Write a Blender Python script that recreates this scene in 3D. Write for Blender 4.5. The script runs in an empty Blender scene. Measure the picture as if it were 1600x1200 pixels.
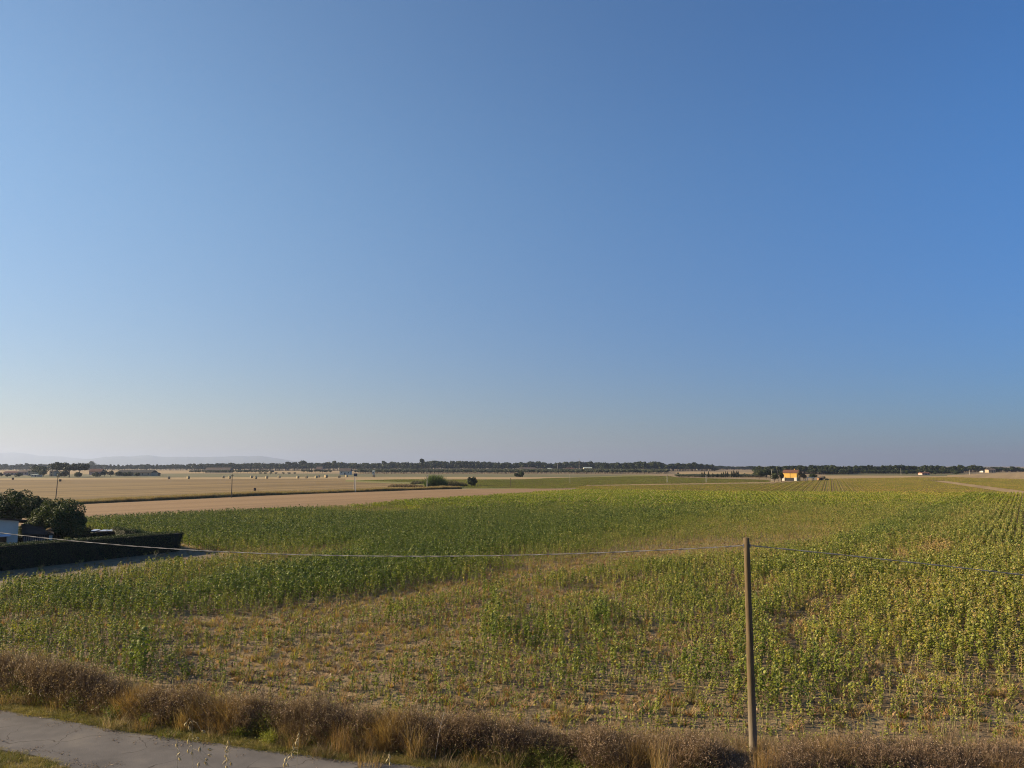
import bpy, math, random
import numpy as np
from mathutils import Vector, Matrix
R = math.radians
random.seed(7)
rng = np.random.default_rng(11)
sc = bpy.context.scene
col = sc.collection

# ------------------------------------------------------------------ camera
H = 8.5                                    # eye height above the plain
FPX = 1200.0                               # focal length in units of the 1600-wide photograph
PITCH = math.atan(128 / 1200)
cam_d = bpy.data.cameras.new('camera')
cam_d.sensor_width = 36
cam_d.lens = 36 * FPX / 1600
cam_d.clip_start = 0.05
cam_d.clip_end = 60000
cam = bpy.data.objects.new('camera', cam_d)
cam.location = (0, 0, H)
cam.rotation_euler = (R(90) + PITCH, 0, 0)
col.objects.link(cam)
sc.camera = cam

# ------------------------------------------------------------------ light
SKY_SUN = (.685, .765, .84, 1)
SKY_AWAY = (.215, .515, .92, 1)
SUN_AZ, SUN_EL = -80.0, 20.0               # azimuth clockwise from +Y (the view direction)
world = bpy.data.worlds.new('World')
sc.world = world
world.use_nodes = True
wn = world.node_tree
bg = wn.nodes['Background']
sky = wn.nodes.new('ShaderNodeTexSky')
sky.sky_type = 'NISHITA'
sky.sun_disc = False
sky.sun_elevation = R(SUN_EL)
sky.sun_rotation = R(SUN_AZ)
sky.altitude = 0
sky.air_density = 1.2
sky.dust_density = 0.03
sky.ozone_density = 2.0
wb = wn.nodes.new('ShaderNodeMix'); wb.data_type = 'RGBA'; wb.blend_type = 'MULTIPLY'   # white balance of the sky light
wb.inputs[0].default_value = 1.0; 
# the clear evening sky is a deeper blue away from the sun (Rayleigh polarisation, which Nishita leaves out)
tc = wn.nodes.new('ShaderNodeTexCoord'); dp = wn.nodes.new('ShaderNodeVectorMath'); dp.operation = 'DOT_PRODUCT'
dp.inputs[1].default_value = (math.sin(R(SUN_AZ)), math.cos(R(SUN_AZ)), 0)
wn.links.new(tc.outputs['Generated'], dp.inputs[0])
mr = wn.nodes.new('ShaderNodeMapRange'); mr.interpolation_type = 'SMOOTHSTEP'
mr.inputs['From Min'].default_value = -.75; mr.inputs['From Max'].default_value = .75
wn.links.new(dp.outputs['Value'], mr.inputs['Value'])
tn = wn.nodes.new('ShaderNodeMix'); tn.data_type = 'RGBA'
tn.inputs[6].default_value = SKY_AWAY; tn.inputs[7].default_value = SKY_SUN
wn.links.new(mr.outputs[0], tn.inputs[0])
sx = wn.nodes.new('ShaderNodeSeparateXYZ'); wn.links.new(tc.outputs['Generated'], sx.inputs[0])   # dusty air dims the lowest degrees
m2 = wn.nodes.new('ShaderNodeMapRange'); m2.interpolation_type = 'SMOOTHSTEP'
for k_, v_ in (('From Min', -.02), ('From Max', .42), ('To Min', 0.0), ('To Max', 1.0)): m2.inputs[k_].default_value = v_
wn.links.new(sx.outputs[2], m2.inputs['Value'])
lowc = wn.nodes.new('ShaderNodeMix'); lowc.data_type = 'RGBA'; lowc.inputs[6].default_value = (.645, .60, .745, 1); lowc.inputs[7].default_value = (1, 1, 1, 1)
wn.links.new(m2.outputs[0], lowc.inputs[0])
vm = wn.nodes.new('ShaderNodeVectorMath'); vm.operation = 'MULTIPLY'
wn.links.new(tn.outputs[2], vm.inputs[0]); wn.links.new(lowc.outputs[2], vm.inputs[1]); wn.links.new(vm.outputs[0], wb.inputs[7])
wn.links.new(sky.outputs[0], wb.inputs[6]); wn.links.new(wb.outputs[2], bg.inputs[0])
bg.inputs[1].default_value = 0.0685
sun_d = bpy.data.lights.new('sun', 'SUN')
sun_d.energy = 5.0
sun_d.angle = R(0.6)
sun_d.color = (1.0, 0.80, 0.54)
sun = bpy.data.objects.new('sun', sun_d)
sv = Vector((math.sin(R(SUN_AZ)) * math.cos(R(SUN_EL)), math.cos(R(SUN_AZ)) * math.cos(R(SUN_EL)), math.sin(R(SUN_EL))))
sun.rotation_euler = sv.to_track_quat('Z', 'Y').to_euler()
sun.location = (-30, 0, 60)
col.objects.link(sun)
vs = sc.view_settings
vs.view_transform = 'Standard'
vs.look = 'None'
vs.gamma = 1
vs.use_curve_mapping = False
vs.exposure = 1.25
sc.render.engine = 'CYCLES'
sc.cycles.max_bounces = 6
sc.cycles.volume_bounces = 1
sc.cycles.transparent_max_bounces = 8
sc.cycles.use_denoising = True
sc.cycles.pixel_filter_type = 'BLACKMAN_HARRIS'
sc.cycles.filter_width = 1.05
try:
    sc.cycles.denoiser = 'OPENIMAGEDENOISE'; sc.cycles.denoising_input_passes = 'RGB_ALBEDO_NORMAL'; sc.cycles.denoising_prefilter = 'NONE'
except Exception: pass

# ------------------------------------------------------------------ helpers
CP, SP = math.cos(PITCH), math.sin(PITCH)
def ray(px, py):                            # direction of a photograph pixel (1600x1200)
    a, b, c = px - 800, FPX, 600 - py
    return np.array([a, b * CP - c * SP, b * SP + c * CP])
def G(px, py, z=0.0):                       # point of the plain seen at a pixel
    d = ray(px, py); t = (z - H) / d[2]
    return (d[0] * t, d[1] * t)
def AT(px, py, dist):                       # point at forward distance dist seen at a pixel
    d = ray(px, py); t = dist / d[1]
    return Vector((d[0] * t, dist, H + d[2] * t))
def XD(px, dist, z=1.5): return (px - 800) / FPX * (dist * CP + (z - H) * SP)
def PROJ(x, y, z):                          # world -> photograph pixel (arrays allowed); a lookup into the survey of the fields
    zz = z - H
    depth = y * CP + zz * SP; up = -y * SP + zz * CP
    return 800 + FPX * x / depth, 600 - FPX * up / depth

def srgb(r, g, b):
    f = lambda c: (c / 255) / 12.92 if c <= 10 else ((c / 255 + .055) / 1.055) ** 2.4
    return (f(r), f(g), f(b), 1)

def link(o, parent=None):
    col.objects.link(o)
    if parent is not None: o.parent = parent
    return o
def tag(o, label=None, cat=None, group=None, kind=None):
    if label: o['label'] = label
    if cat: o['category'] = cat
    if group: o['group'] = group
    if kind: o['kind'] = kind
    return o
def empty(name, loc, rz=0, label=None, cat=None, group=None):
    o = bpy.data.objects.new(name, None); o.empty_display_size = .3
    o.location = loc; o.rotation_euler = (0, 0, rz); link(o)
    return tag(o, label, cat, group)

class MB:
    """collects vertices, faces and material indices of one mesh"""
    def __init__(s): s.v = []; s.f = []; s.m = []; s.n = 0
    def add(s, verts, faces, mi=0):
        verts = np.asarray(verts, float).reshape(-1, 3)
        s.v.append(verts)
        for f in faces: s.f.append([i + s.n for i in f]); s.m.append(mi)
        s.n += len(verts); return s
    def box(s, c, d, rz=0, mi=0):
        x, y, z = np.array(d) / 2
        V = np.array([(-x,-y,-z),(x,-y,-z),(x,y,-z),(-x,y,-z),(-x,-y,z),(x,-y,z),(x,y,z),(-x,y,z)])
        if rz:
            ca, sa = math.cos(rz), math.sin(rz)
            V = np.c_[V[:,0]*ca - V[:,1]*sa, V[:,0]*sa + V[:,1]*ca, V[:,2]]
        return s.add(V + np.array(c), [(0,3,2,1),(4,5,6,7),(0,1,5,4),(1,2,6,5),(2,3,7,6),(3,0,4,7)], mi)
    def tube(s, pts, rad, n=6, mi=0, cap=True):
        pts = [Vector(p) for p in pts]
        if not hasattr(rad, '__len__'): rad = [rad] * len(pts)
        V = []; ref = Vector((0.13, 0.97, 0.2))
        for i, p in enumerate(pts):
            t = (pts[min(i+1, len(pts)-1)] - pts[max(i-1, 0)])
            t = t.normalized() if t.length > 1e-9 else Vector((0,0,1))
            a = t.cross(ref)
            if a.length < .05: a = t.cross(Vector((1,0,0)))
            a.normalize(); b = t.cross(a)
            for k in range(n):
                w = 2 * math.pi * k / n
                V.append(p + (a * math.cos(w) + b * math.sin(w)) * rad[i])
        F = []
        for i in range(len(pts) - 1):
            for k in range(n):
                k2 = (k + 1) % n
                F.append((i*n+k, i*n+k2, (i+1)*n+k2, (i+1)*n+k))
        if cap and n > 2:
            F.append(tuple(range(n))[::-1]); F.append(tuple(range((len(pts)-1)*n, len(pts)*n)))
        return s.add([tuple(v) for v in V], F, mi)
    def mesh(s, name, mats, smooth=False):
        me = bpy.data.meshes.new(name)
        V = np.concatenate(s.v) if s.v else np.zeros((0, 3))
        me.from_pydata(V.tolist(), [], s.f)
        for m in (mats if isinstance(mats, (list, tuple)) else [mats]): me.materials.append(m)
        if len(s.f): me.polygons.foreach_set('material_index', s.m)
        if smooth: me.polygons.foreach_set('use_smooth', [True] * len(s.f))
        me.update(); return me
    def build(s, name, mats, parent=None, smooth=False):
        return link(bpy.data.objects.new(name, s.mesh(name, mats, smooth)), parent)

def quads_mesh(name, V, mats, mi=None, smooth=False):
    """V: (N,4,3) array of separate quads -> mesh, fast"""
    N = len(V); me = bpy.data.meshes.new(name)
    me.vertices.add(N * 4); me.vertices.foreach_set('co', V.reshape(-1).astype(np.float32))
    me.loops.add(N * 4); me.loops.foreach_set('vertex_index', np.arange(N * 4, dtype=np.int32))
    me.polygons.add(N); me.polygons.foreach_set('loop_start', np.arange(0, N * 4, 4, dtype=np.int32))
    me.polygons.foreach_set('loop_total', np.full(N, 4, dtype=np.int32))
    for m in (mats if isinstance(mats, (list, tuple)) else [mats]): me.materials.append(m)
    if mi is not None: me.polygons.foreach_set('material_index', np.asarray(mi, dtype=np.int32))
    me.update(calc_edges=True); me.validate(); return me
def unit(a): return a / (np.linalg.norm(a, axis=-1, keepdims=True) + 1e-9)
def leaf_quads(C, size, rs, aspect=.55, upbias=0.0, outward=None, ob=0.0):
    """kite-shaped leaf faces around centres C"""
    N = len(C); n = rs.normal(size=(N, 3)); n[:, 2] += upbias
    if outward is not None: n = unit(n) + outward * ob
    n = unit(n); t = unit(np.cross(n, rs.normal(size=(N, 3)))); b = np.cross(n, t)
    s = (size * rs.uniform(.6, 1.35, N))[:, None] if np.ndim(size) == 0 else size[:, None]
    return np.stack([C - t*s*.5, C + b*s*aspect*.5 - n*s*.06, C + t*s*.5, C - b*s*aspect*.5 - n*s*.06], 1)

# value noise
_perm = rng.permutation(4096)
def vnoise(x, y, seed=0):
    xi = np.floor(x).astype(int); yi = np.floor(y).astype(int)
    xf = x - xi; yf = y - yi
    xf = xf*xf*(3-2*xf); yf = yf*yf*(3-2*yf)
    h = lambda a, b: _perm[(_perm[(a + seed * 131) & 4095] + b) & 4095] / 4095.0
    return (h(xi,yi)*(1-xf)+h(xi+1,yi)*xf)*(1-yf) + (h(xi,yi+1)*(1-xf)+h(xi+1,yi+1)*xf)*yf
def fbm(x, y, seed=0, o=3):
    s = 0; a = 1; t = 0
    for i in range(o): s = s + a * vnoise(x * 2**i, y * 2**i, seed + i); t += a; a *= .5
    return s / t
def inpoly(x, y, P):
    ins = np.zeros(len(x), bool); n = len(P)
    for i in range(n):
        x1, y1 = P[i]; x2, y2 = P[(i + 1) % n]
        c = ((y1 > y) != (y2 > y)) & (x < (x2 - x1) * (y - y1) / (y2 - y1 + 1e-12) + x1)
        ins ^= c
    return ins

# ------------------------------------------------------------------ materials
def newmat(name):
    m = bpy.data.materials.new(name); m.use_nodes = True
    nt = m.node_tree; p = nt.nodes['Principled BSDF']
    p.inputs['Roughness'].default_value = .85
    if 'Specular IOR Level' in p.inputs: p.inputs['Specular IOR Level'].default_value = .25
    return m, nt, p
def nd(nt, t, **k):
    n = nt.nodes.new(t)
    for a, b in k.items(): setattr(n, a, b)
    return n
def ramp(nt, fac, stops):
    r = nd(nt, 'ShaderNodeValToRGB'); e = r.color_ramp.elements
    while len(e) < len(stops): e.new(.5)
    for el, (p, c) in zip(e, stops): el.position = p; el.color = c
    nt.links.new(fac, r.inputs[0]); return r.outputs[0]
def noise(nt, vec, scale, detail=4, rough=.6):
    n = nd(nt, 'ShaderNodeTexNoise'); n.inputs['Scale'].default_value = scale
    n.inputs['Detail'].default_value = detail; n.inputs['Roughness'].default_value = rough
    nt.links.new(vec, n.inputs['Vector']); return n.outputs[0]
def pos(nt, scale=(1,1,1), rot=0):
    g = nd(nt, 'ShaderNodeNewGeometry'); mp = nd(nt, 'ShaderNodeMapping')
    mp.vector_type = 'POINT'
    mp2 = nd(nt, 'ShaderNodeMapping')
    mp.inputs['Rotation'].default_value = (0, 0, rot)
    mp2.inputs['Scale'].default_value = scale
    nt.links.new(g.outputs['Position'], mp.inputs[0]); nt.links.new(mp.outputs[0], mp2.inputs[0])
    return mp2.outputs[0]
def objc(nt):
    return nd(nt, 'ShaderNodeTexCoord').outputs['Object']
def mix(nt, fac, a, b, mode='MIX'):
    m = nd(nt, 'ShaderNodeMix', data_type='RGBA', blend_type=mode)
    for s, v in ((0, fac), (6, a), (7, b)):
        if isinstance(v, (float, int, tuple)): m.inputs[s].default_value = v
        else: nt.links.new(v, m.inputs[s])
    return m.outputs[2]
def math_(nt, op, a, b=0.0, clamp=False):
    m = nd(nt, 'ShaderNodeMath', operation=op); m.use_clamp = clamp
    for s, v in ((0, a), (1, b)):
        if isinstance(v, (float, int)): m.inputs[s].default_value = v
        else: nt.links.new(v, m.inputs[s])
    return m.outputs[0]
def bump(nt, p, h, strength=.4, dist=.05):
    b = nd(nt, 'ShaderNodeBump'); b.inputs['Strength'].default_value = strength
    b.inputs['Distance'].default_value = dist
    nt.links.new(h, b.inputs['Height']); nt.links.new(b.outputs[0], p.inputs['Normal'])

def simple(name, c, c2=None, scale=3.0, rough=.8, bmp=0, bscale=20, coords='pos'):
    m, nt, p = newmat(name); p.inputs['Roughness'].default_value = rough
    v = pos(nt) if coords == 'pos' else objc(nt)
    if c2 is None: c2 = tuple(x * .72 for x in c[:3]) + (1,)
    n = noise(nt, v, scale)
    nt.links.new(ramp(nt, n, [(.32, c2), (.68, c)]), p.inputs[0])
    if bmp: bump(nt, p, noise(nt, v, bscale), bmp, .03)
    return m

ROW = R(33.7)                               # bearing of the crop rows and field edges
UX, UY = math.sin(ROW), math.cos(ROW)       # along the rows
VX, VY = math.cos(ROW), -math.sin(ROW)      # across the rows, to the right

def foliage(name, stops, trans=.35, world_scale=.05, rand=.5, tint=False, hue_noise=.35):
    """leaf material: colour from a per-instance random, a large world noise and (crops) the plant's own ripeness"""
    m, nt, p = newmat(name)
    oi = nd(nt, 'ShaderNodeObjectInfo')
    v = pos(nt)
    big = noise(nt, v, world_scale, 3)
    fine = noise(nt, v, 2.7, 2)
    f = math_(nt, 'MULTIPLY', math_(nt, 'SUBTRACT', oi.outputs['Random'], .5), rand)
    f = math_(nt, 'ADD', f, math_(nt, 'MULTIPLY', math_(nt, 'SUBTRACT', big, .5), hue_noise))
    f = math_(nt, 'ADD', f, math_(nt, 'MULTIPLY', math_(nt, 'SUBTRACT', fine, .5), .9))
    if tint:
        a = nd(nt, 'ShaderNodeAttribute', attribute_type='INSTANCER', attribute_name='tint')
        f = math_(nt, 'ADD', f, a.outputs['Fac'], True)
    else: f = math_(nt, 'ADD', f, .5, True)
    c = ramp(nt, f, stops)
    nt.links.new(c, p.inputs[0])
    p.inputs['Roughness'].default_value = .6
    tr = nd(nt, 'ShaderNodeBsdfTranslucent'); nt.links.new(mix(nt, 1.0, c, (1.0, 1.05, .55, 1), 'MULTIPLY'), tr.inputs[0])
    ms = nd(nt, 'ShaderNodeMixShader'); ms.inputs[0].default_value = trans
    nt.links.new(p.outputs[0], ms.inputs[1]); nt.links.new(tr.outputs[0], ms.inputs[2])
    nt.links.new(ms.outputs[0], nt.nodes['Material Output'].inputs[0])
    return m

# instancer: points with attributes -> one object
def scatter(name, P, rot, scl, idx, protos, tint=None, label=None, cat=None):
    pc = bpy.data.collections.new(name + '_kinds')
    for k, pm in enumerate(protos):
        o = bpy.data.objects.new('%s_kind_%02d' % (name, k), pm); pc.objects.link(o)
    N = len(P); me = bpy.data.meshes.new(name)
    me.vertices.add(N); me.vertices.foreach_set('co', np.ascontiguousarray(P, dtype=np.float32).reshape(-1))
    def attr(n, t, d, key):
        a = me.attributes.new(n, t, 'POINT'); a.data.foreach_set(key, np.ascontiguousarray(d).reshape(-1))
    attr('rot', 'FLOAT_VECTOR', rot.astype(np.float32), 'vector')
    attr('scl', 'FLOAT_VECTOR', scl.astype(np.float32), 'vector')
    attr('idx', 'INT', idx.astype(np.int32), 'value')
    attr('tint', 'FLOAT', (tint if tint is not None else np.zeros(N)).astype(np.float32), 'value')
    o = link(bpy.data.objects.new(name, me))
    ng = bpy.data.node_groups.new(name + '_nodes', 'GeometryNodeTree')
    ng.interface.new_socket('Geometry', in_out='INPUT', socket_type='NodeSocketGeometry')
    ng.interface.new_socket('Geometry', in_out='OUTPUT', socket_type='NodeSocketGeometry')
    gi = ng.nodes.new('NodeGroupInput'); go = ng.nodes.new('NodeGroupOutput')
    m2p = ng.nodes.new('GeometryNodeMeshToPoints')
    ip = ng.nodes.new('GeometryNodeInstanceOnPoints')
    ci = ng.nodes.new('GeometryNodeCollectionInfo'); ci.inputs[0].default_value = pc
    ci.inputs['Separate Children'].default_value = True; ci.inputs['Reset Children'].default_value = True
    def na(n, t):
        a = ng.nodes.new('GeometryNodeInputNamedAttribute'); a.data_type = t; a.inputs[0].default_value = n
        return [s for s in a.outputs if s.enabled][0]
    L = ng.links.new
    L(gi.outputs[0], m2p.inputs[0]); L(m2p.outputs[0], ip.inputs['Points'])
    L(ci.outputs[0], ip.inputs['Instance']); ip.inputs['Pick Instance'].default_value = True
    L(na('idx', 'INT'), ip.inputs['Instance Index'])
    e2r = ng.nodes.new('FunctionNodeEulerToRotation'); L(na('rot', 'FLOAT_VECTOR'), e2r.inputs[0]); L(e2r.outputs[0], ip.inputs['Rotation'])
    L(na('scl', 'FLOAT_VECTOR'), ip.inputs['Scale'])
    L(ip.outputs[0], go.inputs[0])
    md = o.modifiers.new('scatter', 'NODES'); md.node_group = ng
    return tag(o, label, cat, None, 'stuff')

# ------------------------------------------------------------------ the plain, the bank and the fields
roadF = [G(0,1110.6), G(137,1134), G(247,1152), G(357,1168.5), G(510,1186), G(650,1199)]
rd = Vector((roadF[5][0]-roadF[0][0], roadF[5][1]-roadF[0][1])).normalized()
rn = Vector((rd.y, -rd.x))                  # points from the road towards the camera
if rn.y > 0: rn = -rn
roadN = [G(-60,1166), G(0,1174.5), G(55,1183), G(165,1199)]
ROAD_OFF = -(Vector(roadN[1]).dot(rn))      # distance of the near kerb line from the camera foot
def ground_z(x, y):
    s = (np.asarray(x) * rn.x + np.asarray(y) * rn.y) + ROAD_OFF   # metres from the road's near edge towards the camera
    t = np.clip((s - 2.2) / 12.5, 0, 1)
    return 6.55 * (t * .75 + .25 * t*t*(3-2*t)) + .10 * np.clip(s, 0, 1) * (fbm(np.asarray(x)*.9, np.asarray(y)*.9, 5) - .2)

def sheet(name, P, z, mat, kind='structure', label=None, cat=None, sub=0):
    me = bpy.data.meshes.new(name)
    me.from_pydata([(x, y, z) for x, y in P], [], [tuple(range(len(P)))]); me.materials.append(mat)
    if me.polygons[0].normal.z < 0: me.flip_normals()
    me.update()
    return tag(link(bpy.data.objects.new(name, me)), label, cat, None, kind)
def PG(*pts): return [G(*p) for p in pts]

# soil of the sunflower field and of everything not covered by another sheet
m_soil, nt, p = newmat('field_soil')
v = pos(nt); vr = pos(nt, (1.25, .06, 1), ROW)
n1 = noise(nt, v, .35, 5); n2 = noise(nt, v, 5.0, 5, .7); n3 = noise(nt, vr, 1.0, 2)
f = math_(nt, 'ADD', math_(nt, 'MULTIPLY', n1, .55), math_(nt, 'MULTIPLY', n2, .45))
c = ramp(nt, f, [(.36, (.115, .080, .040, 1)), (.50, (.235, .170, .084, 1)), (.62, (.345, .262, .135, 1))])
c = mix(nt, math_(nt, 'MULTIPLY', ramp(nt, n3, [(.45, (0,0,0,1)), (.62, (1,1,1,1))]), .35), c, (.13, .092, .058, 1))
nt.links.new(c, p.inputs[0]); p.inputs['Roughness'].default_value = 1
bump(nt, p, math_(nt, 'ADD', n2, math_(nt, 'MULTIPLY', n3, .8)), .9, .09)

xs = np.unique(np.r_[-30000, -14000, -6000, -3000, -1500, -700, -300, -150, -80, np.arange(-50, 50.1, 1.0), 80, 150, 300, 700, 1500, 3000, 6000, 14000, 30000])
ys = np.unique(np.r_[-14000, -6000, -2000, -500, -100, -40, np.arange(-20, 40.1, 1.0), 60, 100, 200, 400, 800, 1500, 3000, 6000, 10000, 18000, 30000])
X, Y = np.meshgrid(xs, ys)
Z = ground_z(X, Y)
nx, ny = len(xs), len(ys)
V = np.c_[X.ravel(), Y.ravel(), Z.ravel()]
F = [(j*nx+i, j*nx+i+1, (j+1)*nx+i+1, (j+1)*nx+i) for j in range(ny-1) for i in range(nx-1)]
me = bpy.data.meshes.new('ground'); me.from_pydata(V.tolist(), [], F); me.materials.append(m_soil)
me.polygons.foreach_set('use_smooth', [True]*len(F)); me.update()
tag(link(bpy.data.objects.new('ground', me)), 'dry brown soil of the wide flat plain', kind='structure')

# stubble: swath lines along the rows, wheel marks, paler and darker bands
def stubble_mat(name, ca, cb, cc, line=.6):
    m, nt, p = newmat(name); v = pos(nt); vr = pos(nt, (1, .02, 1), ROW)
    a = noise(nt, vr, .16, 4, .65); b = noise(nt, v, .012, 4); cfine = noise(nt, v, 1.5, 4, .7)
    lines = noise(nt, pos(nt, (1, .004, 1), ROW), .035, 5, .8)
    f = math_(nt, 'ADD', math_(nt, 'MULTIPLY', a, .4), math_(nt, 'ADD', math_(nt, 'MULTIPLY', b, .25), math_(nt, 'MULTIPLY', cfine, .35)))
    c = ramp(nt, f, [(.40, ca), (.50, cb), (.60, cc)])
    c = mix(nt, math_(nt, 'MULTIPLY', ramp(nt, lines, [(.50, (0,0,0,1)), (.56, (1,1,1,1))]), line), c, tuple(x * .55 for x in ca[:3]) + (1,))
    nt.links.new(c, p.inputs[0]); p.inputs['Roughness'].default_value = 1
    bump(nt, p, cfine, .8, .1); return m
m_stub = stubble_mat('stubble', (.150, .096, .028, 1), (.190, .122, .038, 1), (.240, .162, .055, 1))
m_strip = stubble_mat('bare_strip', (.19, .115, .050, 1), (.23, .142, .062, 1), (.275, .175, .080, 1), .15)
m_pale = stubble_mat('pale_stubble', (.25, .172, .074, 1), (.30, .21, .095, 1), (.35, .255, .12, 1), .2)
m_grass = simple('green_strip', (0.1452, 0.132, 0.0256, 1), (0.0836, 0.088, 0.0192, 1), .05, 1)
m_greyg = simple('grey_green_strip', (0.1403, 0.1237, 0.045, 1), (0.08663, 0.0825, 0.03, 1), .06, 1)
m_yelg = simple('yellow_green_field', (0.2025, 0.1733, 0.033, 1), (0.1215, 0.1181, 0.0252, 1), .06, 1)

# left: bare strip next to the sunflowers, then the wide stubble field
sheet('bare_strip', PG((-260,860), (140,822), (400,809), (700,788), (822,778), (885,770), (905,764), (880,763.4), (800,763.9), (665,765.4), (550,769.5), (400,775), (200,784.5), (92,789.5), (-260,812)), .012, m_strip, label='bare reddish brown strip along the sunflowers')
sheet('stubble_field', PG((-260,812), (92,789.5), (200,784.5), (400,775), (550,769.5), (665,765.4), (690,763.5), (640,756.5), (540,752.5), (540,748), (0,750), (-260,751)), .016, m_stub, label='wide brown stubble field with faint swath lines')
sheet('pale_hay_strip', PG((-260,750.9), (0,749.9), (540,747.9), (700,747.5), (700,745.7), (500,745.0), (0,747.5), (-260,748)), .020, m_pale, label='pale strip of cut stubble with hay bales')
sheet('green_crop_strip', PG((540,752.5), (640,756.5), (690,763.5), (800,763.8), (880,763.3), (905,757.8), (820,758.3), (820,749.4), (620,749.3), (540,750)), 0.024, m_yelg, label='green strip around the reeds')
sheet('reddish_stubble_strip', PG((540,749.9), (620,749.2), (820,749.3), (850,747.2), (900,745.7), (600,744.9), (540,747.8)), .028, m_pale, label='pale reddish stubble beyond the reeds')
sheet('dark_green_field', PG((-260,747.8), (0,747.3), (500,744.8), (900,745.5), (1010,741.5), (280,740), (0,742.2), (-260,743)), .032, m_greyg, label='grey green field beyond the bales')
sheet('far_wheat_field', PG((-260,742.8), (0,742), (280,739.8), (620,738), (650,734), (0,734.5), (-260,735)), .036, m_pale, label='far pale wheat stubble before the treeline')
# right half
sheet('green_field', PG((820,758.2), (905,757.6), (1200,754), (1205,751.5), (1060,746.5), (1010,741.6), (900,745.7), (850,747.3), (820,749.4)), .040, m_yelg, label='low green field beyond the sunflowers')
sheet('straw_margin', PG((735,760.6), (1000,757.8), (1200,754.6), (1240,752.4), (1200,751.8), (1000,755.4), (815,758.2)), .044, m_pale, label='narrow straw coloured field margin')
sheet('tan_field', PG((1058,745), (1180,746.5), (1190,738.5), (1056,737.2)), .048, m_pale, label='pale tan field behind the row of cypresses')
sheet('tan_field', PG((1290,748.5), (1420,746.4), (1480,746.6), (1480,744.2), (1400,743.2), (1290,743)), .052, m_pale, label='pale tan field right of the yellow house')
sheet('grey_green_field', PG((1290,742.9), (1400,743.1), (1480,744), (1520,740), (1290,738.6)), .056, m_greyg, label='grey green meadow before the right treeline')
sheet('wheat_field', PG((1480,746.2), (1560,748.3), (1700,751.5), (1900,752), (1900,736), (1640,736.5), (1480,742.5)), .060, m_pale, label='pale wheat field at the right edge')
sheet('farm_track', PG((1462,751.9), (1476,754.2), (1500,758.2), (1540,764.2), (1570,769.2), (1602,774), (1680,785), (1780,800), (1780,790), (1680,776), (1602,767.6), (1570,763.6), (1540,759.8), (1500,754.8), (1478,751.4)), .064, m_pale, label='light dirt track between the fields')

# the clearing between hedge and crop
m_clear = simple('trodden_soil', (0.195, 0.1495, 0.0884, 1), (0.1105, 0.0884, 0.052, 1), 1.3, 1, .6, 9)
sheet('bare_clearing', PG((-400,985), (-100,925), (0,932), (100,919), (200,906), (300,893), (378,873), (330,860), (285,858), (200,868), (0,890), (-400,935)), .008, m_clear, label='bare clearing below the hedge')

m_lawn = simple('garden_earth_shade', (.055, .06, .025, 1), (.035, .035, .02, 1), .8, 1, .5, 8)  # dark base colour carries the shade under trees and hedge
sheet('garden_ground', PG((-300,905), (0,876), (280,858), (284,846), (200,836), (120,822), (-300,812)), .010, m_lawn, label='garden ground behind the long hedge, with shade painted in')

# ------------------------------------------------------------------ road
m_road, nt, p = newmat('asphalt')
v = pos(nt)
warp = nd(nt, 'ShaderNodeTexNoise'); warp.inputs['Scale'].default_value = 1.3; nt.links.new(v, warp.inputs['Vector'])
wv = nd(nt, 'ShaderNodeVectorMath', operation='ADD'); nt.links.new(v, wv.inputs[0])
sc_ = nd(nt, 'ShaderNodeVectorMath', operation='SCALE'); nt.links.new(warp.outputs['Color'], sc_.inputs[0]); sc_.inputs['Scale'].default_value = .7
nt.links.new(sc_.outputs[0], wv.inputs[1])
vo = nd(nt, 'ShaderNodeTexVoronoi', feature='DISTANCE_TO_EDGE'); vo.inputs['Scale'].default_value = .42; nt.links.new(wv.outputs[0], vo.inputs['Vector'])
crack = ramp(nt, vo.outputs['Distance'], [(.0, (1,1,1,1)), (.009, (0,0,0,1))])
gate = ramp(nt, noise(nt, v, .5, 2), [(.48, (0,0,0,1)), (.56, (1,1,1,1))])
agg = noise(nt, v, 60, 3, .8); pat = noise(nt, v, .5, 4)
c = ramp(nt, math_(nt, 'ADD', math_(nt, 'MULTIPLY', agg, .4), math_(nt, 'MULTIPLY', pat, .6)), [(.38, (.066, .062, .060, 1)), (.50, (.105, .098, .093, 1)), (.56, (.125, .116, .108, 1)), (.64, (.165, .148, .125, 1))])
c = mix(nt, math_(nt, 'MULTIPLY', crack, gate), c, (.035, .028, .024, 1))
nt.links.new(c, p.inputs[0]); p.inputs['Roughness'].default_value = .95
bump(nt, p, agg, .5, .01)
def off(P, d):                               # widen a polyline sideways
    return [(x + rn.x * d, y + rn.y * d) for x, y in P]
ext0 = (roadF[0][0] - rd.x * 120, roadF[0][1] - rd.y * 120 + 9)
ext1 = (roadF[5][0] + rd.x * 60, roadF[5][1] + rd.y * 60)
FE = [ext0] + roadF + [ext1]
NE = [(x + rn.x * 3.0 + .0, y + rn.y * 3.0) for x, y in FE]
NE[1:3] = [tuple(G(-20, 1171.5)), tuple(G(60, 1184))]
bm_ = MB(); ks = []
def resamp(P, n):
    P = np.array(P); s = np.r_[0, np.cumsum(np.linalg.norm(np.diff(P, axis=0), axis=1))]
    q = np.linspace(0, s[-1], n); return np.c_[np.interp(q, s, P[:,0]), np.interp(q, s, P[:,1])]
A = resamp(FE, 400); B = resamp(NE, 400)
jit = lambda k: (fbm(np.arange(400)*.8, np.zeros(400)+k, k) - .5) * .28
A = A + np.outer(jit(3), [rn.x, rn.y]); B = B + np.outer(jit(9), [rn.x, rn.y])
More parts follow.
